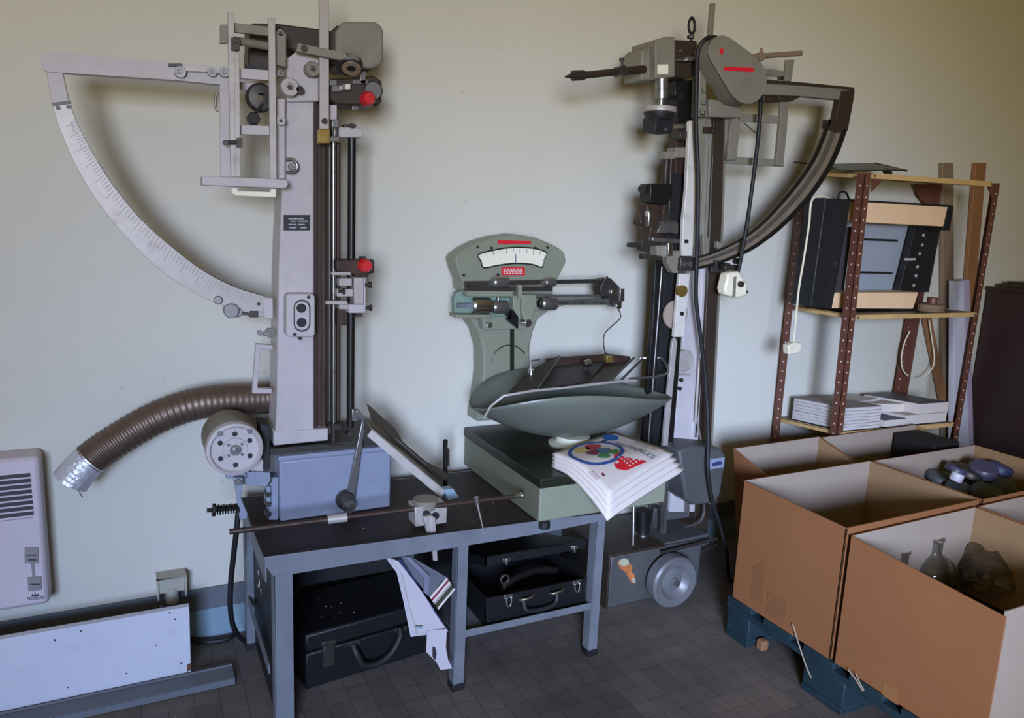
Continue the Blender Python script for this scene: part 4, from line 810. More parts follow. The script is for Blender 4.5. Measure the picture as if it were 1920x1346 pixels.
b = MB(); b.plate([(1277, 482), (1300, 482), (1306, 508), (1275, 508)], C2-.045, .05); cl2 = q2(b, 'arc_clamp', 'steel_dark', bev=.003)
b = MB(); b.disc(1283, 495, C2-.052, 5, .012, 12); b.disc(1295, 495, C2-.052, 5, .012, 12); q2(b, 'clamp_screw', 'steel', cl2)
p = P(1282, 546, C2-.05); b = MB(); rr = RM(1282, 546, C2-.05, 11); b.lathe([(.001, 0), (rr*.6, 0), (rr*.7, .004), (rr, .004), (rr, .02), (.001, .02)], p, (0, 1, 0), n=24); q2(b, 'rail_knob', 'brass')
b = MB(); b.disc(1268, 590, C2-.006, 27, .014, 36); q2(b, 'side_disc', 'cardboard_pale', bev=.003)
b = MB(); b.plate([(1266, 632), (1270, 640), (1244, 836), (1228, 1000), (1221, 1000), (1237, 836)][0:2]+[(1252, 836), (1243, 836), (1261, 640)], C2-.03, .012); q2(b, 'lower_rail_edge', 'aluminium', bev=.001)
b = MB(); b.plate([(1269, 632), (1277, 632), (1262, 836), (1252, 836)], C2-.02, .012); q2(b, 'rail_channel', 'black_metal')
b = MB(); p = P(1284, 677, C2-.012); rr = RM(1284, 677, C2, 21); b.lathe([(.001, 0), (rr*.5, 0), (rr*.55, .004), (rr*.85, .004), (rr*.9, 0), (rr, 0), (rr, .014), (.001, .014)], p, (0, 1, 0), n=32); b.rect(1275, 701, 1295, 704, C2-.004, .006); q2(b, 'dial_plate', 'aluminium')
b = MB(); b.disc(1279, 713, C2-.002, 3.5, .01, 10); b.disc(1276, 729, C2-.002, 3.5, .01, 10); q2(b, 'panel_screw', 'steel_dark')
# dark guide boards left of the column
b = MB(); b.plate([(1262, 326), (1286, 326), (1281, 420), (1276, 480), (1262, 640), (1243, 850), (1218, 850), (1238, 640), (1252, 440)], C2+.03, .06); q2(b, 'guide_board', 'case_inside', bev=.002)
b = MB(); b.plate([(1229, 490), (1243, 490), (1238, 600), (1221, 850), (1204, 850), (1224, 600)], C2+.01, .02); q2(b, 'guide_post', 'black_metal', bev=.002)
b = MB(); b.cyl(P(1241, 500, C2), P(1214, 850, C2), .0035); q2(b, 'guide_rod', 'steel')
b = MB(); b.plate([(1252, 300), (1262, 300), (1254, 420), (1240, 420), (1248, 345)], C2+.02, .03); b.plate([(1270, 240), (1292, 240), (1288, 326), (1266, 326)], C2+.02, .04); q2(b, 'guide_plate', 'rust_brown', bev=.002)
b = MB(); b.cyl(P(1250, 290, C2), P(1244, 400, C2), .004); b.cyl(P(1259, 290, C2), P(1254, 400, C2), .004); q2(b, 'guide_rod', 'steel_dark')
b = MB(); b.rect(1247, 284, 1266, 298, C2-.01, .04); b.plate([(1268, 276), (1288, 276), (1288, 296), (1266, 296)], C2-.01, .05); q2(b, 'upper_block', 'paint_taupe', bev=.002)
b = MB(); b.disc(1283, 253, C2-.02, 10, .03, 14); b.rect(1270, 245, 1294, 258, C2, .03); q2(b, 'tension_nut', 'steel_dark', bev=.002)
# carriage with grip
GY2 = C2-.05
b = MB(); b.plate([(1220, 344), (1262, 344), (1262, 370), (1250, 384), (1219, 380)], GY2, .06); b.disc(1215, 354, GY2+.01, 8, .04, 16); ca = q2(b, 'carriage', 'black_metal', bev=.003)
b = MB(); b.plate([(1212, 384), (1244, 384), (1240, 425), (1248, 460), (1214, 460), (1222, 420)], GY2+.006, .05); b.disc(1208, 416, GY2, 10, .04, 10); q2(b, 'grip_body', 'rust_brown', ca, bev=.003)
b = MB(); b.rect(1216, 395, 1225, 425, GY2-.01, .02); b.rect(1253, 455, 1262, 480, GY2-.012, .02); q2(b, 'grip_roller', 'chrome', bev=.003)
b = MB(); b.plate([(1241, 420), (1272, 418), (1272, 438), (1232, 436)], GY2-.006, .05); b.plate([(1224, 445), (1276, 449), (1274, 456), (1224, 453)], GY2-.01, .05); q2(b, 'grip_jaw', 'steel', bev=.002)
b = MB()
for k in range(5): b.rect(1241+k*6, 414, 1244+k*6, 421, GY2-.004, .03)
q2(b, 'jaw_tooth', 'steel')
b = MB(); b.cyl(P(1177, 459, GY2+.01), P(1212, 460, GY2+.01), .0075); b.disc(1212, 461, GY2-.004, 11, .03, 12); b.plate([(1208, 476), (1240, 480), (1240, 488), (1208, 486)], GY2, .03); q2(b, 'adjuster_screw', 'steel_dark', bev=.001)
b = MB(); b.plate([(1250, 470), (1276, 470), (1272, 512), (1262, 512), (1252, 494)], GY2+.02, .03); b.rect(1232, 460, 1252, 482, GY2+.004, .04); q2(b, 'carriage_bracket', 'paint_taupe', bev=.002)
# top: gearbox, motor, hand wheel, side arm
b = MB(); b.plate([(1204, 94), (1212, 88), (1230, 86), (1230, 150), (1202, 150)], C2-.02, .1); gx = q2(b, 'gearbox', 'paint_taupe', bev=.005)
b = MB(); b.plate([(1229, 74), (1250, 68), (1266, 69), (1266, 144), (1229, 148)], C2-.05, .13); q2(b, 'gearbox_cover', 'paint_taupe', gx, bev=.004)
b = MB(); b.rect(1233, 121, 1253, 139, C2-.052, .002); q2(b, 'blank_label', 'cream', gx)
b = MB(); b.plate([(1263, 74), (1308, 76), (1308, 108), (1300, 113), (1263, 113)], C2-.02, .12); b.plate([(1262, 114), (1306, 114), (1304, 142), (1288, 148), (1262, 144)], C2-.01, .1); q2(b, 'motor', 'paint_dark_taupe', bev=.006)
b = MB(); b.rect(1288, 106, 1304, 114, C2-.036, .02); b.rect(1264, 110, 1290, 115, C2-.03, .02); b.disc(1277, 95, C2-.024, 3, .01, 10); q2(b, 'motor_bracket', 'steel', bev=.001)
HC = P(1237, 200, 2.04)
m_ = lambda px: RM(1237, 200, 2.04, px)
b = MB(); b.cyl(P(1240, 148, 2.04), P(1240, 186, 2.04), m_(13), n=24); b.cyl(P(1240, 182, 2.04), P(1239, 204, 2.04), m_(6.5), n=18); q2(b, 'wheel_shaft', 'steel', bev=.001)
b = MB(); b.lathe([(.001, m_(5)), (m_(32), m_(5)), (m_(33), m_(2)), (m_(33), -m_(4)), (m_(30), -m_(6)), (.001, -m_(6))], HC+Vector((0, 0, -.01)), (0, 0, 1), n=40); hw = q2(b, 'hand_wheel', 'aluminium')
b = MB(); b.lathe([(m_(31), -m_(4)), (m_(30), -m_(10)), (m_(24), -m_(20)), (.001, -m_(20))], HC+Vector((0, 0, -.01)), (0, 0, 1), n=40); b.box(HC.x-m_(21), HC.x+m_(21), 2.01, 2.08, HC.z-m_(50), HC.z-m_(22)); q2(b, 'wheel_housing', 'black_paint', hw, bev=.003)
b = MB(); b.disc(1249, 243, 2.006, 3.5, .01, 10); q2(b, 'housing_screw', 'steel', hw)
b = MB(); b.rect(1254, 178, 1285, 186, 2.02, .02); b.rect(1278, 175, 1285, 186, 2.01, .02); q2(b, 'wheel_lock', 'black_metal', bev=.001)
b = MB(); b.plate([(1264, 150), (1300, 150), (1298, 230), (1270, 230)], C2+.03, .06); q2(b, 'head_bracket', 'black_metal', bev=.003)
b = MB(); b.cyl(P(1208, 130, 2.08), P(1160, 134, 2.06), .0125, n=20); b.cyl(P(1162, 134, 2.06), P(1098, 141, 2.03), .0105, n=20); b.cyl(P(1100, 140, 2.03), P(1090, 142, 2.03), .006); sa = q2(b, 'side_arm', 'paint_dark_taupe', bev=.001)
b = MB(); b.disc(1169, 132, 2.04, 10, .04, 18); b.cyl(P(1167, 124, 2.055), P(1166, 112, 2.055), .004); b.cyl(P(1166, 114, 2.055), P(1166, 109, 2.055), .008); q2(b, 'arm_clamp', 'steel_dark', sa)
b = MB(); b.cyl(P(1094, 141, 2.03), P(1074, 142, 2.025), .015, n=10); b.cyl(P(1074, 142, 2.025), P(1060, 144, 2.02), .007, .003, n=10); q2(b, 'arm_tip', 'steel_dark', sa)
b = MB(); b.tube([P(x, y, C2+.04) for x, y in ((1297, 64), (1292, 56), (1292, 42), (1297, 33), (1302, 42), (1302, 56))], .0045, n=8, closed=True, smooth=4); b.cyl(P(1296, 76, C2+.04), P(1297, 62, C2+.04), .005); b.cyl(P(1295, 72, C2+.04), P(1295, 66, C2+.04), .012, n=6); q2(b, 'eye_bolt', 'black_metal')
b = MB(); b.bar((1338, 6), (1333, 70), 8, C2+.02, .012); q2(b, 'top_rod', 'paint_taupe', bev=.001)
b = MB(); b.plate([(1314, 100), (1330, 105), (1324, 160), (1325, 218), (1310, 219), (1312, 140)], C2-.035, .04); hp = q2(b, 'head_plate', 'paint_taupe', bev=.002)
b = MB()
for x, y in ((1321, 170), (1319, 192), (1317, 211)): b.tube([P(px_, py_, C2-.037) for px_, py_ in ((x-4, y-4), (x-4, y+4), (x+4, y+4), (x+4, y-4))], .0018, n=5)
q2(b, 'slot_screw', 'black_paint', hp)
b = MB(); b.plate([(1331, 186), (1391, 192), (1390, 221), (1329, 219)], C2-.03, .1); q2(b, 'head_block', 'paint_taupe', bev=.003)
PEAR = [(1328, 100), (1329, 89), (1335, 76), (1345, 68), (1356, 66), (1367, 69), (1412, 102), (1428, 117), (1436, 134), (1438, 152), (1434, 172), (1424, 186), (1410, 194), (1398, 195), (1386, 190), (1374, 180), (1334, 114)]
b = MB(); b.plate(PEAR, C2-.115, .004); gd = q2(b, 'belt_guard', 'paint_taupe', bev=.0015)
b = MB(); b.plate([(1385+(x-1385)*.985, 130+(y-130)*.985) for x, y in PEAR], C2-.111, .075); q2(b, 'guard_side', 'paint_taupe', gd, bev=.001)
b = MB(); b.plate([(1358, 125), (1412, 127), (1415, 131), (1411, 135), (1358, 132)], C2-.117, .002); b.plate([(1350, 91), (1357, 91), (1356, 98), (1354, 103), (1350, 98)], C2-.117, .002); q2(b, 'red_mark', 'red_print', gd)
b = MB(); b.plate([(1326, 190), (1345, 190), (1345, 214), (1326, 212)], C2+.02, .04); b.rect(1322, 238, 1340, 250, C2, .02); b.disc(1340, 246, C2-.006, 5, .02, 10); q2(b, 'belt_tensioner', 'rust_brown', bev=.002)
# arm, arc and square frame on the right
A2 = C2-.03
b = MB(); b.plate([(1386, 150), (1500, 159), (1598, 165), (1604, 172), (1596, 188), (1574, 187), (1500, 180), (1388, 176)], A2, .03); am = q2(b, 'arm', 'paint_taupe', bev=.003)
b = MB(); b.plate([(1434, 149), (1500, 154), (1602, 164), (1602, 168), (1500, 160), (1434, 156)], A2-.006, .01); q2(b, 'arm_edge', 'paint_dark_taupe', am)
b = MB(); b.plate([(1578, 170), (1603, 168), (1602, 182), (1590, 246), (1566, 249), (1552, 240), (1554, 224), (1568, 222)], A2-.004, .03); q2(b, 'arc_leg', 'paint_dark_taupe', am, bev=.003)
INN2 = [(1556, 224), (1542, 262), (1525, 300), (1496, 343), (1463, 383), (1430, 418), (1395, 445), (1357, 465), (1326, 477), (1300, 485)]
OUT2 = [(1588, 246), (1574, 285), (1555, 322), (1522, 370), (1477, 418), (1440, 449), (1405, 472), (1360, 491), (1326, 501), (1300, 506)]
mid = lambda f: [(a[0]+(c[0]-a[0])*f, a[1]+(c[1]-a[1])*f) for a, c in zip(INN2, OUT2)]
b = MB(); b.strip(INN2, OUT2, A2+.002, .02); ar = q2(b, 'scale_arc', 'arc_taupe', bev=.002)
b = MB(); b.strip(mid(.28), mid(.5), A2-.001, .004); q2(b, 'arc_band', 'steel', ar)
b = MB(); b.strip(mid(.8), mid(1.0), A2-.004, .008); q2(b, 'arc_rim', 'black_metal', ar)
b = MB(); b.strip(mid(-.02), mid(.1), A2-.004, .008); q2(b, 'arc_rim', 'black_metal', ar)
b = MB(); b.plate([(1342, 488), (1348, 488), (1348, 506), (1372, 500), (1384, 496), (1384, 508), (1372, 516), (1356, 510), (1342, 512)], A2-.012, .03); b.disc(1366, 502, A2-.02, 9, .03, 10); b.disc(1388, 490, A2-.02, 6, .03, 10); q2(b, 'arc_catch', 'steel_dark', bev=.002)
b = MB(); b.plate([(1318, 440), (1326, 440), (1330, 450), (1330, 478), (1320, 478)], A2+.01, .02); b.plate([(1345, 452), (1355, 456), (1354, 470), (1345, 466)], A2+.02, .02); q2(b, 'arc_stop', 'paint_taupe', bev=.002)
F2 = C2-.01
for px_ in ([(1371, 224), (1389, 224), (1381, 300), (1364, 300)], [(1466, 176), (1480, 176), (1476, 240), (1469, 310), (1455, 310), (1462, 240)], [(1476, 112), (1490, 112), (1484, 152), (1472, 152)]):
    b = MB(); b.plate(px_, F2, .014); q2(b, 'frame_bar', 'paint_taupe', bev=.0015)
for A, B, w in (((1388, 220), (1475, 225), 15), ((1364, 300), (1470, 306), 13), ((1432, 134), (1482, 140), 12)):
    b = MB(); b.bar(A, B, w, F2+.012, .014); q2(b, 'cross_bar', 'paint_taupe', bev=.0015)
b = MB(); b.cyl(P(1402, 107, F2), P(1502, 100, F2), .009, n=12); b.disc(1429, 106, F2-.012, 9, .03, 12); b.cyl(P(1428, 100, F2), P(1427, 90, F2), .005); q2(b, 'cross_rod', 'wood_grey')
b = MB(); b.rect(1432, 176, 1460, 192, F2, .03); b.plate([(1460, 178), (1484, 182), (1506, 180), (1484, 190), (1462, 190)], F2-.01, .02); b.rect(1461, 143, 1471, 150, F2-.008, .01); q2(b, 'frame_latch', 'paint_dark_taupe', bev=.002)
b = MB(); b.tube([P(1394, 230, F2), P(1404, 238, F2), P(1412, 246, F2), P(1418, 250, F2)], .0018, n=5); q2(b, 'fine_chain', 'black_metal')
# junction box on the column foot
JY = 2.0
b = MB(); b.plate([(1272, 846), (1300, 836), (1350, 840), (1362, 852), (1360, 880), (1352, 928), (1340, 944), (1300, 948), (1286, 936), (1280, 900)], JY, .12); jb = q2(b, 'junction_box', 'paint_slate_shaded', bev=.01)
b = MB(); b.plate([(1332, 861), (1359, 857), (1357, 876), (1332, 880)], JY-.003, .004); b.cur = 1; b.plate([(1335, 869), (1345, 865), (1354, 865), (1354, 870), (1340, 874), (1335, 874)], JY-.0036, .001); q2(b, 'maker_plate', ['paint_blue_grey', 'print_navy'], jb)
b = MB(); b.tube([P(x, y, 2.06) for x, y in ((1320, 944), (1320, 960), (1314, 976), (1300, 984), (1284, 988))], .0045, n=8, smooth=4); b.cyl(P(1290, 944, 2.06), P(1290, 966, 2.06), .005); q2(b, 'conduit', 'steel', jb)
b = MB(); b.plate([(1254, 936), (1290, 928), (1296, 970), (1250, 976)], 2.15, .12); q2(b, 'rear_housing', 'paint_slate_shaded', bev=.004)
# cables and plugs
b = MB(); K = 2.035
b.tube([P(1350, 74, C2-.02), P(1338, 70, C2-.06), P(1322, 74, K-.02), P(1309, 96, K-.01), P(1306, 150, K), P(1305, 240, K), P(1309, 330, K), P(1308, 420, K), P(1306, 500, K-.01), P(1305, 560, K), P(1312, 620, K), P(1321, 690, K), P(1326, 760, K-.01), P(1328, 830, K-.05), P(1327, 880, 1.97), P(1336, 940, 1.97), P(1350, 985, 1.97), P(1362, 1035, 1.97), PZ(1366, 1075, .008), PZ(1372, 1090, .008)], .0072, n=10, smooth=6)
tag(b.build('black_cable', 'black_rubber'), 'long black cable looping over the taupe machine head and down to the floor', 'cable')
pc = thing('plug_cable', 'black cable hanging across the taupe machine arc and ending in a cream plug', 'cable', P(1380, 520, 2.03))
b = MB(); b.tube([P(1418, 165, 2.052), P(1426, 180, 2.045), P(1426, 196, 2.035), P(1424, 230, 2.03), P(1418, 290, 2.03), P(1409, 360, 2.03), P(1399, 430, 2.025), P(1388, 490, 2.025), P(1383, 512, 2.03)], .0068, n=10, smooth=5); b.build('cord', 'black_rubber', pc)
b = MB(); b.plate([(1366, 512), (1386, 508), (1394, 520), (1404, 536), (1400, 556), (1384, 560), (1362, 554), (1359, 542)], 2.01, .045); pl = b.build('plug_body', 'cream_plastic', pc, bev=.008)
b = MB(); b.plate([(1376, 520), (1381, 518), (1379, 556), (1374, 556)], 2.007, .004); b.build('plug_seam', 'paint_taupe', pl)
b = MB(); b.disc(1401, 547, 2.02, 3, .02, 8); b.disc(1391, 533, 2.0, 6, .012, 12); b.build('plug_pin', 'steel_dark', pl)
# ------------------------------------------------------------------ slotted angle shelf unit
SF, SB = 2.03, 2.355
sh = thing('shelf_unit', 'brown slotted angle shelving unit with yellow edged boards standing by the back wall', 'shelf', (2.9, 2.2, 0))
def zfloor(x0, y0, x1, y1, Y, ext):                          # continue a straight pixel edge downward
    return (x1+(x1-x0)*ext, y1+(y1-y0)*ext)
def post(fx, Y, w, toward, back):
    # fx: fold line pixels top/bottom; w: front flange width in px (sign = side); flange runs back by «back»
    (x0, y0), (x1, y1) = fx; a = P(x0, y0, Y); d = P(x1, y1, Y); k = (a.z-0)/(a.z-d.z); e = a+(d-a)*k
    wv = Vector((w, 0, 0)); c = MB()
    c.prism([a, a+wv, e+wv, e], (0, .003, 0)); c.prism([a, e, e+Vector((0, back, 0)), a+Vector((0, back, 0))], (.003 if w > 0 else -.003, 0, 0))
    c.cur = 1; n = int((a.z-e.z)/.042); s_ = .0032
    for i in range(1, n):
        q = a+(e-a)*(i/n)
        p = q+wv*.52; c.add([p+Vector((u*s_, -.0006, v*s_)) for u, v in ((-1, -1), (1, -1), (1, 1), (-1, 1))], [(0, 1, 2, 3)])
        p = q+Vector((-.0006 if w > 0 else .0006, back*.5, 0)); c.add([p+Vector((0, u*s_, v*s_)) for u, v in ((-1, -1), (1, -1), (1, 1), (-1, 1))], [(0, 1, 2, 3)])
    c.build('post', ['shelf_brown', 'hole_white'], sh)
    return a, e
fl_t, fl_b = post(((1622, 326), (1569, 815)), SF, .033, 1, .035)
fr_t, fr_b = post(((1875, 344), (1800, 800)), SF, -.033, -1, .035)
bl_t, bl_b = post(((1500, 322), (1452, 784)), SB, .033, 1, -.035)
br_t, br_b = post(((1754, 345), (1692, 720)), SB, -.05, -1, -.035)
def gusset(px, Y): c = MB(); c.plate(px, Y, .003); c.build('gusset', 'shelf_brown', sh)
gusset([(1636, 325), (1660, 328), (1657, 336), (1640, 354), (1634, 360)], SF-.001); gusset([(1856, 344), (1864, 344), (1862, 376), (1852, 352)], SF-.001); gusset([(1712, 345), (1756, 346), (1748, 384), (1736, 384), (1722, 368)], SB-.001)
def board(fl, fr, bl, w=.016):
    a, c, d = P(*fl, SF-.004), P(*fr, SF-.004), P(*bl, SB); z = (a.z+c.z+d.z)/3
    a2, c2, d2 = (Vector((v.x, v.y, v.z)) for v in (a, c, d)); e = c2+(d2-a2); e.z = (d2.z+c2.z-a2.z)
    m = MB(); m.prism([a2, c2, e, d2], (0, 0, -.004)); o = m.build('shelf_board', 'steel_dark', sh)
    m = MB()
    for s, t in ((a2, c2), (a2, d2), (c2, e), (d2, e)):
        nrm = (t-s).cross(Vector((0, 0, 1))).normalized()*.003; m.prism([s+Vector((0, 0, .001)), t+Vector((0, 0, .001)), t-Vector((0, 0, w)), s-Vector((0, 0, w))], nrm)
    m.build('board_edge', 'shelf_edge', o); return a2, c2, d2, e
topb = board((1636, 325), (1860, 341), (1513, 320), .019); midb = board((1606, 591), (1828, 586), (1490, 574), .017); lowb = board((1578, 810), (1788, 792), (1462, 783), .018)
# back corner of the board surfaces: helper giving points resting on a board
def on_board(bd, s, t): a, c, d, e = bd; return a*(1-s)*(1-t)+c*s*(1-t)+d*(1-s)*t+e*s*t
b = MB()
for bd in (topb, midb, lowb):
    for s, t in ((.01, .02), (.99, .02)): p = on_board(bd, s, 0); b.cyl(p+Vector((0, -.006, -.009)), p+Vector((0, 0, -.009)), .005, n=8)
b.build('shelf_bolt', 'steel', sh)
# things on the top board
tt = thing('folded_frame', 'flat black folding frame lying on the top board of the shelving unit', 'frame', on_board(topb, .3, .4))
b = MB(); tq_ = lambda x, y, Y: P(x, y, Y)
b.prism([P(1544, 309, 2.3), P(1640, 307, 2.3), P(1696, 320, 2.06), P(1575, 321, 2.06)], (0, 0, .004)); b.build('panel', 'black_metal', tt)
b = MB(); b.cyl(P(1489, 304, 2.28), P(1560, 311, 2.28), .003); b.cyl(P(1640, 306, 2.28), P(1700, 320, 2.06), .004); b.cyl(P(1546, 312, 2.2), P(1600, 322, 2.06), .004); b.cyl(P(1660, 320, 2.1), P(1668, 326, 2.1), .012); b.build('frame_rod', 'steel_dark', tt)
# light box on the middle board
lb_ = thing('light_box', 'black and pale wood light box with grey glass standing on the middle board', 'box', on_board(midb, .3, .6))
b = MB(); b.plate([(1592, 377), (1781, 388), (1771, 425), (1586, 415)], 2.12, .1); b.build('top_rail', 'wood_pale', lb_, bev=.002)
b = MB(); b.plate([(1566, 549), (1722, 548), (1712, 579), (1560, 578)], 2.12, .1); b.build('bottom_rail', 'wood_pale', lb_, bev=.002)
b = MB(); b.plate([(1548, 371), (1597, 374), (1560, 580), (1520, 575)], 2.10, .1); sd = b.build('side_case', 'black_paint', lb_, bev=.004)
b = MB()
for x, y in ((1554, 424), (1537, 467), (1553, 469), (1526, 567), (1549, 573), (1558, 533)): b.disc(x, y, 2.098, 3, .004, 10)
b.disc(1566, 495, 2.095, 5, .006, 10); b.build('rivet', 'steel_dark', sd)
b = MB(); b.plate([(1582, 425), (1598, 425), (1582, 545), (1562, 545)], 2.11, .02); b.build('side_panel', 'slot_dark', lb_)
b = MB(); b.plate([(1576, 418), (1712, 424), (1694, 548), (1556, 548)], 2.25, .006); b.build('glass_panel', 'glass_grey', lb_)
b = MB(); b.cyl(P(1600, 448, 2.24), P(1682, 451, 2.24), .0045); b.cyl(P(1590, 510, 2.24), P(1672, 512, 2.24), .0045); b.build('crossbar', 'black_paint', lb_)
b = MB(); b.plate([(1717, 424), (1764, 428), (1742, 548), (1686, 546)], 2.2, .03); rs = b.build('control_panel', 'black_paint', lb_, bev=.002)
b = MB()
for x, y in ((1732, 441), (1730, 459), (1725, 476), (1721, 500), (1718, 517), (1714, 535)): b.disc(x, y, 2.197, 3, .004, 10)
b.rect(1697, 484, 1717, 488, 2.197, .003); b.build('panel_button', 'paint_grey', rs)
b = MB(); b.plate([(1779, 386), (1788, 388), (1781, 432), (1765, 432), (1770, 426)], 2.115, .11); b.plate([(1590, 373), (1787, 385), (1787, 389), (1590, 377)], 2.118, .1); b.build('end_cap', 'black_paint', lb_, bev=.001)
b = MB(); b.tube([P(1571, 374, 2.18), P(1574, 362, 2.18), P(1582, 359, 2.18), P(1588, 364, 2.18), P(1592, 375, 2.18)], .004, n=8, smooth=4); b.build('carry_loop', 'black_rubber', lb_)
rl = thing('wire_reel', 'dull metal wire reel with a small hub lying on the middle board', 'reel', on_board(midb, .72, .3))
p = on_board(midb, .71, .19); s_ = .056
b = MB(); b.lathe([(.001, 0), (s_*.9, 0), (s_, .006), (s_*.92, .012), (s_, .018), (s_*.94, .024), (s_*.98, .03), (s_*.8, .034), (.001, .034)], p+Vector((0, 0, .001)), (0, 0, 1), n=32); b.build('coil', 'wood_grey', rl)
b = MB(); b.cyl(p+Vector((.008, 0, .034)), p+Vector((.008, 0, .062)), .022, n=24); b.build('hub', 'shelf_brown', rl, bev=.002)
b = MB(); p = on_board(midb, -.0, .06)+Vector((-.02, .0, .001)); b.cyl(p+Vector((.04, .02, 0)), p+Vector((.04, .02, .02)), .014, .011, n=14)
tag(b.build('bottle_cap', 'mint_green'), 'small green cap on the middle board beside the front post', 'cap')
cr = thing('cream_cord', 'cream electric cord hanging from the light box past the middle board with a plug', 'cord', P(1490, 655, 2.1))
b = MB(); b.tube([P(1560, 374, 2.12), P(1540, 368, 2.09), P(1522, 376, 2.08), P(1517, 420, 2.08), P(1508, 480, 2.08), P(1498, 540, 2.08), P(1493, 590, 2.08), P(1488, 640, 2.08)], .004, n=8, smooth=5); b.build('cord', 'cream_plastic', cr)
b = MB(); b.plate([(1478, 648), (1490, 642), (1502, 643), (1503, 656), (1496, 663), (1479, 665)], 2.07, .03); b.build('plug', 'cream_plastic', cr, bev=.004)
b = MB(); b.tube([P(1706, 620, 2.33), P(1695, 645, 2.33), P(1690, 675, 2.33), P(1695, 697, 2.33), P(1710, 707, 2.33), P(1730, 708, 2.33), P(1748, 690, 2.33), P(1752, 670, 2.33), P(1748, 640, 2.34), P(1742, 600, 2.34)], .003, n=8, smooth=5)
tag(b.build('loose_cord', 'cream_plastic'), 'loop of thin pale cord hanging behind the shelving below the middle board', 'cord')
# papers and books on the lowest board
def slab(name, label, s0, t0, s1, t1, z, h, m, group, edge='paper', rot=0):
    t = thing(name, label, 'book' if name == 'book' else 'magazine', on_board(lowb, s0, t0)+Vector((0, 0, z)), group)
    c = [on_board(lowb, *k) for k in ((s0, t0), (s1, t0), (s1, t1), (s0, t1))]; ce = sum(c, Vector())/4; R_ = Matrix.Rotation(math.radians(rot), 3, 'Z')
    c = [ce+R_@(v-ce)+Vector((0, 0, z+.0015)) for v in c]; g = MB(); g.prism(c, (0, 0, h-.0015)); g.build('page_block', edge, t)
    g = MB(); g.prism([ce+(v-ce)*1.01+Vector((0, 0, h-.0012+z*0)) for v in c], (0, 0, .0014)); g.build('cover', m, t); return t
words = ['lowest', 'second', 'third', 'fourth', 'fifth', 'sixth', 'topmost']
for k in range(7):
    slab('magazine', f'{words[k]} of the grey magazines piled by the front left post of the lowest board' if k < 6 else 'topmost of the grey magazines piled by the front left post of the lowest board', .035, .03, .33, .86, .0015+.0135*k, .0128, 'paper_grey', 'grey magazines on the lowest board', 'paper_edge', random.uniform(-3, 3))
slab('book', 'thin dark blue book lying under a paper on the lowest board', .37, .03, .56, .5, .002, .03, 'print_navy', 'books on the lowest board')
slab('book', 'white book between the dark blue book and the right stack', .57, .05, .70, .5, .002, .042, 'paper', 'books on the lowest board')
mg = slab('magazine', 'magazine with blue and red cover lying behind the grey pile', .34, .5, .60, .98, .002, .088, 'paper', 'magazines behind the grey pile', 'paper', 8)
for (s0, s1, t0, t1, m_) in ((.40, .45, .60, .82, 'print_blue'), (.455, .48, .58, .76, 'print_blue'), (.49, .55, .56, .70, 'print_red'), (.37, .39, .66, .9, 'print_grey')):
    c = MB(); c.add([on_board(lowb, s, t)+Vector((0, 0, .0906)) for s, t in ((s0, t0), (s1, t0), (s1+.03, t1), (s0+.03, t1))], [(0, 1, 2, 3)]); c.build('cover_print', m_, mg)
mg = slab('magazine', 'white magazine with a black heading lying over the dark blue book', .47, .30, .69, .6, .046, .036, 'paper', 'magazines behind the grey pile', 'paper', -10)
c = MB(); c.add([on_board(lowb, s, t)+Vector((0, 0, .0832)) for s, t in ((.53, .38), (.61, .36), (.615, .41), (.535, .43))], [(0, 1, 2, 3)]); c.build('cover_heading', 'print_black', mg)
slab('book', 'thick white book at the bottom of the stack by the right post', .70, .05, .955, .85, .002, .042, 'paper', 'books on the lowest board')
slab('book', 'thick dark covered book on top of the stack by the right post', .68, .05, .96, .9, .046, .046, 'paper_dark', 'books on the lowest board')
# slats and tubes behind the shelving
def lean(name, label, px, Y, t, m, cat, side=None):
    th = thing(name, label, cat, (P(*px[-1], Y).x, Y, 0)); a = [P(x, y, Y) for x, y in px]
    k = a[0].z/(a[0].z-a[3].z); k2 = a[1].z/(a[1].z-a[2].z); a[3] = a[0]+(a[3]-a[0])*k; a[2] = a[1]+(a[2]-a[1])*k2
    g = MB(); g.prism(a, (0, t, 0)); g.build('slat_body', m, th, bev=.002); return th
lean('timber_lath', 'left of the two tall wooden laths standing behind the shelving unit', [(1768, 305), (1788, 305), (1790, 800), (1768, 800)], 2.365, .02, 'wood_grey', 'slat')
lean('timber_lath', 'right of the two tall wooden laths standing behind the shelving unit', [(1830, 305), (1850, 305), (1822, 640), (1804, 640)], 2.365, .02, 'wood', 'slat')
lean('wooden_stick', 'short tan stick leaning diagonally against the wall behind the lower shelves', [(1732, 590), (1746, 590), (1776, 745), (1764, 748)], 2.362, .018, 'wood', 'stick')
lean('white_tube', 'white square tube standing behind the right front post of the shelving', [(1790, 527), (1806, 527), (1818, 840), (1788, 840)], 2.30, .03, 'tube_white', 'tube')
lean('lilac_tube', 'pale lilac tube standing close beside the white tube behind the shelving', [(1807, 524), (1818, 524), (1826, 840), (1819, 840)], 2.31, .03, 'tube_lilac', 'tube')
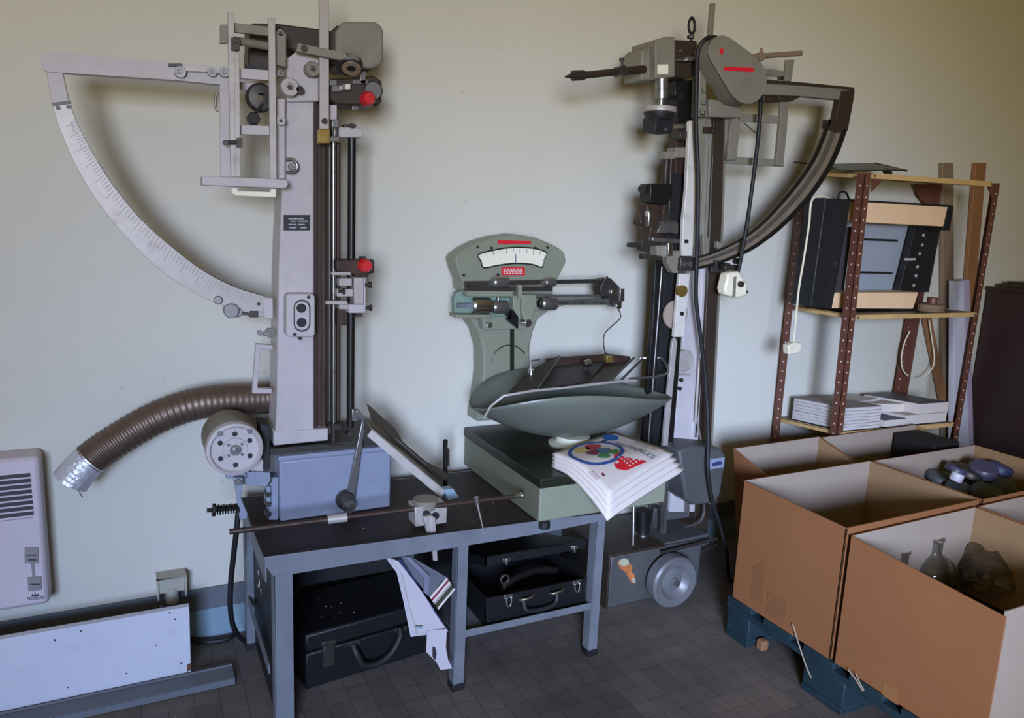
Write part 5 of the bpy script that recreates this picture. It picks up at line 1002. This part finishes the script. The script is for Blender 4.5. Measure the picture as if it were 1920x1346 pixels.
# dark cabinet at the far right
CX = P(1838, 660, 2.36).x; CZ = P(1850, 537, 2.36).z
cb_ = thing('dark_cabinet', 'dark brown cabinet standing against the back wall at the far right', 'cabinet', (CX+.4, 2.15, 0))
b = MB(); b.box(CX, CX+.76, 1.93, 2.375, .05, CZ-.02); b.build('carcass', 'cabinet_brown', cb_, bev=.003)
b = MB(); b.box(CX-.008, CX+.768, 1.915, 2.38, CZ-.02, CZ); b.build('cabinet_top', 'cabinet_brown', cb_, bev=.003)
b = MB(); b.box(CX+.02, CX+.74, 1.95, 2.36, 0, .05); b.build('plinth', 'black_paint', cb_)
for x in (CX+.004, CX+.383):
    b = MB(); b.box(x, x+.373, 1.914, 1.929, .06, CZ-.03); d_ = b.build('door', 'cabinet_brown', cb_, bev=.002)
    b = MB(); b.cyl((CX+.36 if x < CX+.2 else CX+.4, 1.914, .6), (CX+.36 if x < CX+.2 else CX+.4, 1.895, .6), .012, n=14); b.build('knob', 'steel_dark', d_)
b = MB(); b.box(CX+.03, CX+.5, 2.05, 2.34, CZ, CZ+.018); b.box(CX+.08, CX+.45, 2.08, 2.33, CZ+.018, CZ+.03)
tag(b.build('flat_folder', 'paint_dark_taupe', bev=.003), 'flat grey folders lying on top of the dark cabinet', 'folder')
# ------------------------------------------------------------------ pallet and cardboard boxes
PX0, PX1, PY0, PY1, PZT = 1.752, 2.98, .84, 1.765, .138
pal = thing('pallet', 'worn blue wooden pallet on the floor under the open cardboard boxes', 'pallet', ((PX0+PX1)/2, (PY0+PY1)/2, 0))
for k in range(6):
    y = PY0+k*(PY1-PY0-.11)/5; b = MB(); b.box(PX0, PX1, y, y+.11, PZT-.02, PZT); b.build('deck_board', 'pallet_blue', pal, bev=.002)
for x in (PX0, (PX0+PX1)/2-.06, PX1-.12):
    b = MB(); b.box(x, x+.1, PY0, PY1, PZT-.04, PZT-.02); b.build('stringer', 'pallet_blue', pal, bev=.002)
    for y in (PY0, 1.285, PY1-.105):
        b = MB(); b.box(x+.002, x+.1, y, y+.145 if y == 1.285 else y+.1, .02, PZT-.04); b.build('block', 'pallet_blue', pal, bev=.004)
    b = MB(); b.box(x, x+.1, PY0, PY1, 0, .02); b.build('runner', 'pallet_blue', pal, bev=.002) if x > PX0+.1 else None
for y in (PY0, 1.285, PY1-.105):
    b = MB(); b.box(PX0, PX1, y, y+(.145 if y == 1.285 else .1), 0, .02); b.build('runner', 'pallet_blue', pal, bev=.002)
b = MB(); b.box(PX0+.03, PX0+.06, 1.62, 1.65, .0, .035); b.build('splintered_block', 'pallet_chip', pal, bev=.006)
T = .005
def panel(t, name, quad, n, m_out, m_in):
    n = Vector(n).normalized()*T; c = MB(); v = [Vector(p) for p in quad]
    c.add(v+[p+n for p in v], [(0, 1, 2, 3), (4, 7, 6, 5), (0, 4, 5, 1), (1, 5, 6, 2), (2, 6, 7, 3), (3, 7, 4, 0)]); c.m = [0, 1, 0, 0, 0, 0]
    return c.build(name, [m_out, m_in], t, bev=.0008)
def carton(label, x0, x1, y0, y1, z0, zs, inner=('cardboard_pale', 'cardboard_tan', 'cardboard_tan'), skip=(), lean_=(0, 0, 0, 0), front='cardboard', splay=0):
    # zs: top heights at far-left, far-right, near-right, near-left
    t = thing('cardboard_box', label, 'box', ((x0+x1)/2, (y0+y1)/2, z0), 'open cardboard boxes on the blue pallet')
    a, b_, c, d = (x0, y1, zs[0]), (x1, y1, zs[1]), (x1, y0, zs[2]), (x0, y0, zs[3])
    lo_ = lambda p: (p[0]+(splay if p[0] == x0 else 0), p[1], z0)
    panel(t, 'back_panel', [a, b_, lo_(b_), lo_(a)], (0, -1, 0), 'cardboard', inner[0])
    panel(t, 'side_panel', [b_, c, lo_(c), lo_(b_)], (-1, 0, 0), 'cardboard', inner[1])
    if 'front' not in skip: panel(t, 'front_panel', [c, d, lo_(d), lo_(c)], (0, 1, 0), front, inner[2])
    panel(t, 'side_panel', [d, a, lo_(a), lo_(d)], (1, 0, 0), 'cardboard', inner[1])
    g = MB(); g.box(x0+T+splay, x1-T, y0+T, y1-T, z0, z0+T); g.build('bottom_panel', 'cardboard_dark', t); return t
bxA = carton('open cardboard box at the left corner of the pallet with dark things at its bottom', 1.757, 2.362, 1.347, 1.752, PZT+.001, (.548, .55, .548, .543))
bxC = carton('open cardboard box filled with dark rounded pieces beside the cabinet', 2.375, 2.975, 1.347, 1.752, PZT+.001, (.548, .55, .548, .545))
bxB = carton('open cardboard box holding glass flasks at the near corner of the pallet', 1.759, 2.318, .905, 1.335, PZT+.001, (.527, .535, .53, .503), skip=('front',))
bxD = carton('open cardboard box cut off by the picture edge beside the flask box', 2.33, 2.93, .905, 1.335, PZT+.001, (.535, .54, .53, .53))
bxE = carton('rear cardboard box standing on the floor behind the left box, below the shelving', 1.945, 2.385, 1.775, 2.005, .002, (.563, .568, .5, .5), splay=.09)
bxF = carton('rear cardboard box standing on the floor behind the dark pieces, below the shelving', 2.395, 2.965, 1.775, 2.005, .002, (.563, .568, .5, .5))
# front flap of the flask box swung outward
fp = [PX(1887, 1147, 1.782)]; fy = fp[0].y
panel(bxB, 'front_flap', [(fp[0].x, fy, fp[0].z), (2.36, fy-.02, fp[0].z+.01), (2.36, fy-.02, PZT+.002), (fp[0].x-.004, fy, PZT+.002)], (0, .006, 0), 'cardboard_pale', 'cardboard')
b = MB(); q = [P(1898, 1310, fy-.001), P(1925, 1310, fy-.001), P(1925, 1420, fy-.001), P(1880, 1420, fy-.001)]; b.prism(q, (0, -.0006, 0)); b.build('tape_strip', 'tape', bxB)
# tape and worn patches on the outer faces
b = MB()
def side_px(x, y, X=1.7562): return PX(x, y, X)
b.prism([side_px(*p) for p in ((1412, 1062), (1434, 1052), (1430, 1134), (1408, 1122))], (-.0005, 0, 0)); b.prism([side_px(*p) for p in ((1440, 1110), (1474, 1126), (1470, 1172), (1436, 1150))], (-.0005, 0, 0)); b.build('worn_patch', 'cardboard_dark', bxA)
b = MB(); b.prism([PX(*p, 1.758) for p in ((1656, 1278), (1686, 1292), (1684, 1322), (1652, 1302))], (-.0005, 0, 0)); b.build('worn_patch', 'tape', bxB)
for lab, pts in (('long pale straw stuck under the middle box and hanging over the pallet edge', [(1486, 1170), (1500, 1215), (1512, 1250), (1521, 1271)]), ('short pale straws sticking out below the flask box', [(1590, 1255), (1606, 1276), (1618, 1296)])):
    b = MB(); X = 1.7485; b.tube([PX(x, y, X) for x, y in pts], .0022, n=6, smooth=3)
    if 'straws' in lab: b.tube([PX(x, y, X) for x, y in ((1604, 1262), (1612, 1280), (1620, 1294))], .0018, n=6)
    tag(b.build('straw', 'cardboard_pale'), lab, 'straw')
# glass flasks
def flask(x, y, Y, zb, r, label):
    p = PZ(x, y, Y); t = thing('glass_flask', label, 'flask', (p.x, p.y, zb), 'glass flasks in the near box')
    nr = r*.3; prof = [(.001, 0)]+[(r*math.sin(math.radians(a)), r-r*math.cos(math.radians(a))) for a in range(15, 165, 10)]+[(nr*1.05, r*1.97), (nr, r*2.1), (nr, r*2.5), (nr*1.2, r*2.55), (nr*1.2, r*2.64)]
    inner_ = [(max(.0005, q-.0022), h+(.0022 if h < r else -.0006)) for q, h in reversed(prof)]; inner_[0] = (nr*.95, r*2.64)
    g = MB(); g.lathe(prof+inner_, (p.x, p.y, zb), (0, 0, 1), n=32); g.build('bulb', 'clear_glass', t, ang=60); return t
zb = PZT+.125
flask(1692, 1034, zb+.172, zb-.004, .068, 'small glass flask with only its neck showing over the box edge')
flask(1745, 1074, zb+.08, zb+.0, .074, 'round glass flask with a wide neck in the middle of the near box')
flask(1836, 1062, zb+.07, zb+.0, .064, 'glass flask under crumpled film at the back of the near box')
flask(1895, 1085, zb+.06, zb+.0, .062, 'glass flask lying beside the film near the inner side of the near box')
b = MB()
def film(u, v):
    c = PZ(1868, 1062, zb+.09); a, e = 2*math.pi*u, math.pi*v
    n_ = 1+.08*math.sin(5*a+3*e)+.06*math.sin(9*e-2*a)+.04*math.sin(13*a+7*e)
    return Vector((c.x, c.y, zb+.088))+Vector((.125*n_*math.cos(a)*math.sin(e), .1*n_*math.sin(a)*math.sin(e), .085*n_*math.cos(e)))
b.grid(film, 40, 20); tag(b.build('plastic_film', 'film_glass', ang=15), 'crumpled clear plastic film wrapped around glassware in the near box', 'film')
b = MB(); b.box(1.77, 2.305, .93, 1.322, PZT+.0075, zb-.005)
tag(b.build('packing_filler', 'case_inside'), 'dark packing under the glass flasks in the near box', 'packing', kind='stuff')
# dark rounded pieces in the far right box
C0 = PZT+.007
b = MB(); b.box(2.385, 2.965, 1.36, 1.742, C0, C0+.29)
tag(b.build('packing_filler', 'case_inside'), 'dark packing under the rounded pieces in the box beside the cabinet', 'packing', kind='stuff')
ZC = C0+.295
def lens(x, y, dz, rx, rz, m_, label, tilt=0):
    p = PZ(x, y, ZC+dz); g = MB(); n = 24
    prof = [(.001, 0), (.8, 0), (1, .18), (1, .75), (.85, 1), (.001, 1.02)]
    for _ in (0,): g.lathe([(q*rx, h*rz) for q, h in prof], (p.x, p.y, ZC+dz-rz*.5), (math.sin(tilt)*.6, -.25, 1), n=n)
    return tag(g.build('rounded_piece', m_, ang=50), label, 'piece', 'rounded pieces in the box beside the cabinet')
for a in ((1760, 895, .02, .05, .03, 'pebble_grey', 'slate grey round piece at the left inner wall of the far right box', .2),
          (1796, 915, .015, .045, .03, 'pebble_grey', 'slate grey round piece in front of the white jar', -.3),
          (1848, 925, .02, .055, .045, 'dark_green', 'olive green dome shaped piece at the near side of the box', .1),
          (1882, 912, .02, .05, .025, 'dark_green', 'flat olive green piece right of the dome shaped one', -.2),
          (1815, 885, .05, .055, .035, 'steel_dark', 'large dark round piece in the middle of the heap', .3),
          (1842, 880, .065, .05, .04, 'plastic_purple', 'purple grey round piece lying on top of the heap', -.4),
          (1872, 878, .055, .045, .035, 'print_navy', 'dark blue round piece right of the purple grey one', .3),
          (1790, 880, .06, .04, .03, 'plastic_purple', 'lilac grey round piece behind the white jar', .4),
          (1858, 866, .05, .05, .03, 'slot_dark', 'dark grey round piece at the back wall of the far right box', 0)): lens(*a)
p = PZ(1790, 902, ZC+.05); b = MB(); b.cyl(p, p+Vector((.01, -.004, .03)), .022, n=24)
tag(b.build('white_jar', 'tube_white', bev=.004), 'small white jar lying among the dark pieces', 'jar')
# dim things at the bottom of the left box
b = MB(); p = PZ(1612, 958, .24); b.box(p.x-.05, p.x+.05, p.y-.03, p.y+.03, PZT+.007, .25)
tag(b.build('dark_block', 'case_black', bev=.004), 'dark block standing at the bottom of the left corner box', 'block')
b = MB(); p = PZ(1675, 972, .22); b.cyl((p.x, p.y, PZT+.007), (p.x, p.y, .215), .04, .032, n=24)
tag(b.build('olive_jar', 'dark_green', bev=.006), 'dull olive jar standing at the bottom of the left corner box', 'jar')
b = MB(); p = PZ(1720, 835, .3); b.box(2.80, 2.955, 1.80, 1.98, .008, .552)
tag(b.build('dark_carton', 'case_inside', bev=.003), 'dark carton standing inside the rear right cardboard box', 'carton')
# small litter on the floor
b = MB()
for i in range(60):
    x, y = random.uniform(-.2, 2.2), random.uniform(1.0, 2.2); r = random.uniform(.001, .003)
    b.add([(x+r*math.cos(k)*random.uniform(.6, 1.4), y+r*math.sin(k), .0005) for k in range(6)]+[(x, y, r*.6)], [(k, (k+1) % 6, 6) for k in range(6)])
tag(b.build('litter', 'primer_spot'), 'small pale crumbs scattered over the dark tiled floor', 'litter', kind='stuff')
# ------------------------------------------------------------------ light
def area(name, loc, target, sx, sy, power, col, spread=180):
    l = bpy.data.lights.new(name, 'AREA'); l.shape = 'RECTANGLE'; l.size, l.size_y, l.energy, l.color = sx, sy, power, col; l.spread = math.radians(spread)
    o = bpy.data.objects.new(name, l); COL.objects.link(o); o.location = loc; o.rotation_euler = (Vector(target)-Vector(loc)).to_track_quat('-Z', 'Y').to_euler(); return o
wm = ((WX0+WX1)/2, RY0-.02, (WZ0+WZ1)/2)
area('window_beam', wm, (2.5, 2.39, .35), WX1-WX0, WZ1-WZ0, 18, (.92, .94, 1.0), 50)            # open sky, falling downward through the window
area('window_beam', (wm[0], wm[1]+.01, wm[2]), (.6, 2.39, .0), WX1-WX0, WZ1-WZ0, 33, (.03, .31, 1.0), 60)
area('window_beam', (wm[0], wm[1]+.015, wm[2]), (2.6, 2.39, .4), WX1-WX0, WZ1-WZ0, 12, (.24, .47, 1.0), 30)
area('window_groundlight', (wm[0], wm[1]+.02, wm[2]), (1.2, 2.39, 2.4), WX1-WX0, WZ1-WZ0, 92, (1.0, .78, .22), 150)   # light thrown up by the sunny ground outside
w = bpy.data.worlds.new('world'); SC.world = w; w.use_nodes = True; bg = w.node_tree.nodes['Background']; bg.inputs[0].default_value = (.75, .85, 1, 1); bg.inputs[1].default_value = .5
SC.view_settings.view_transform = 'Standard'; SC.view_settings.look = 'None'; SC.view_settings.gamma = 1; SC.view_settings.use_curve_mapping = False
SC.view_settings.exposure = -0.06
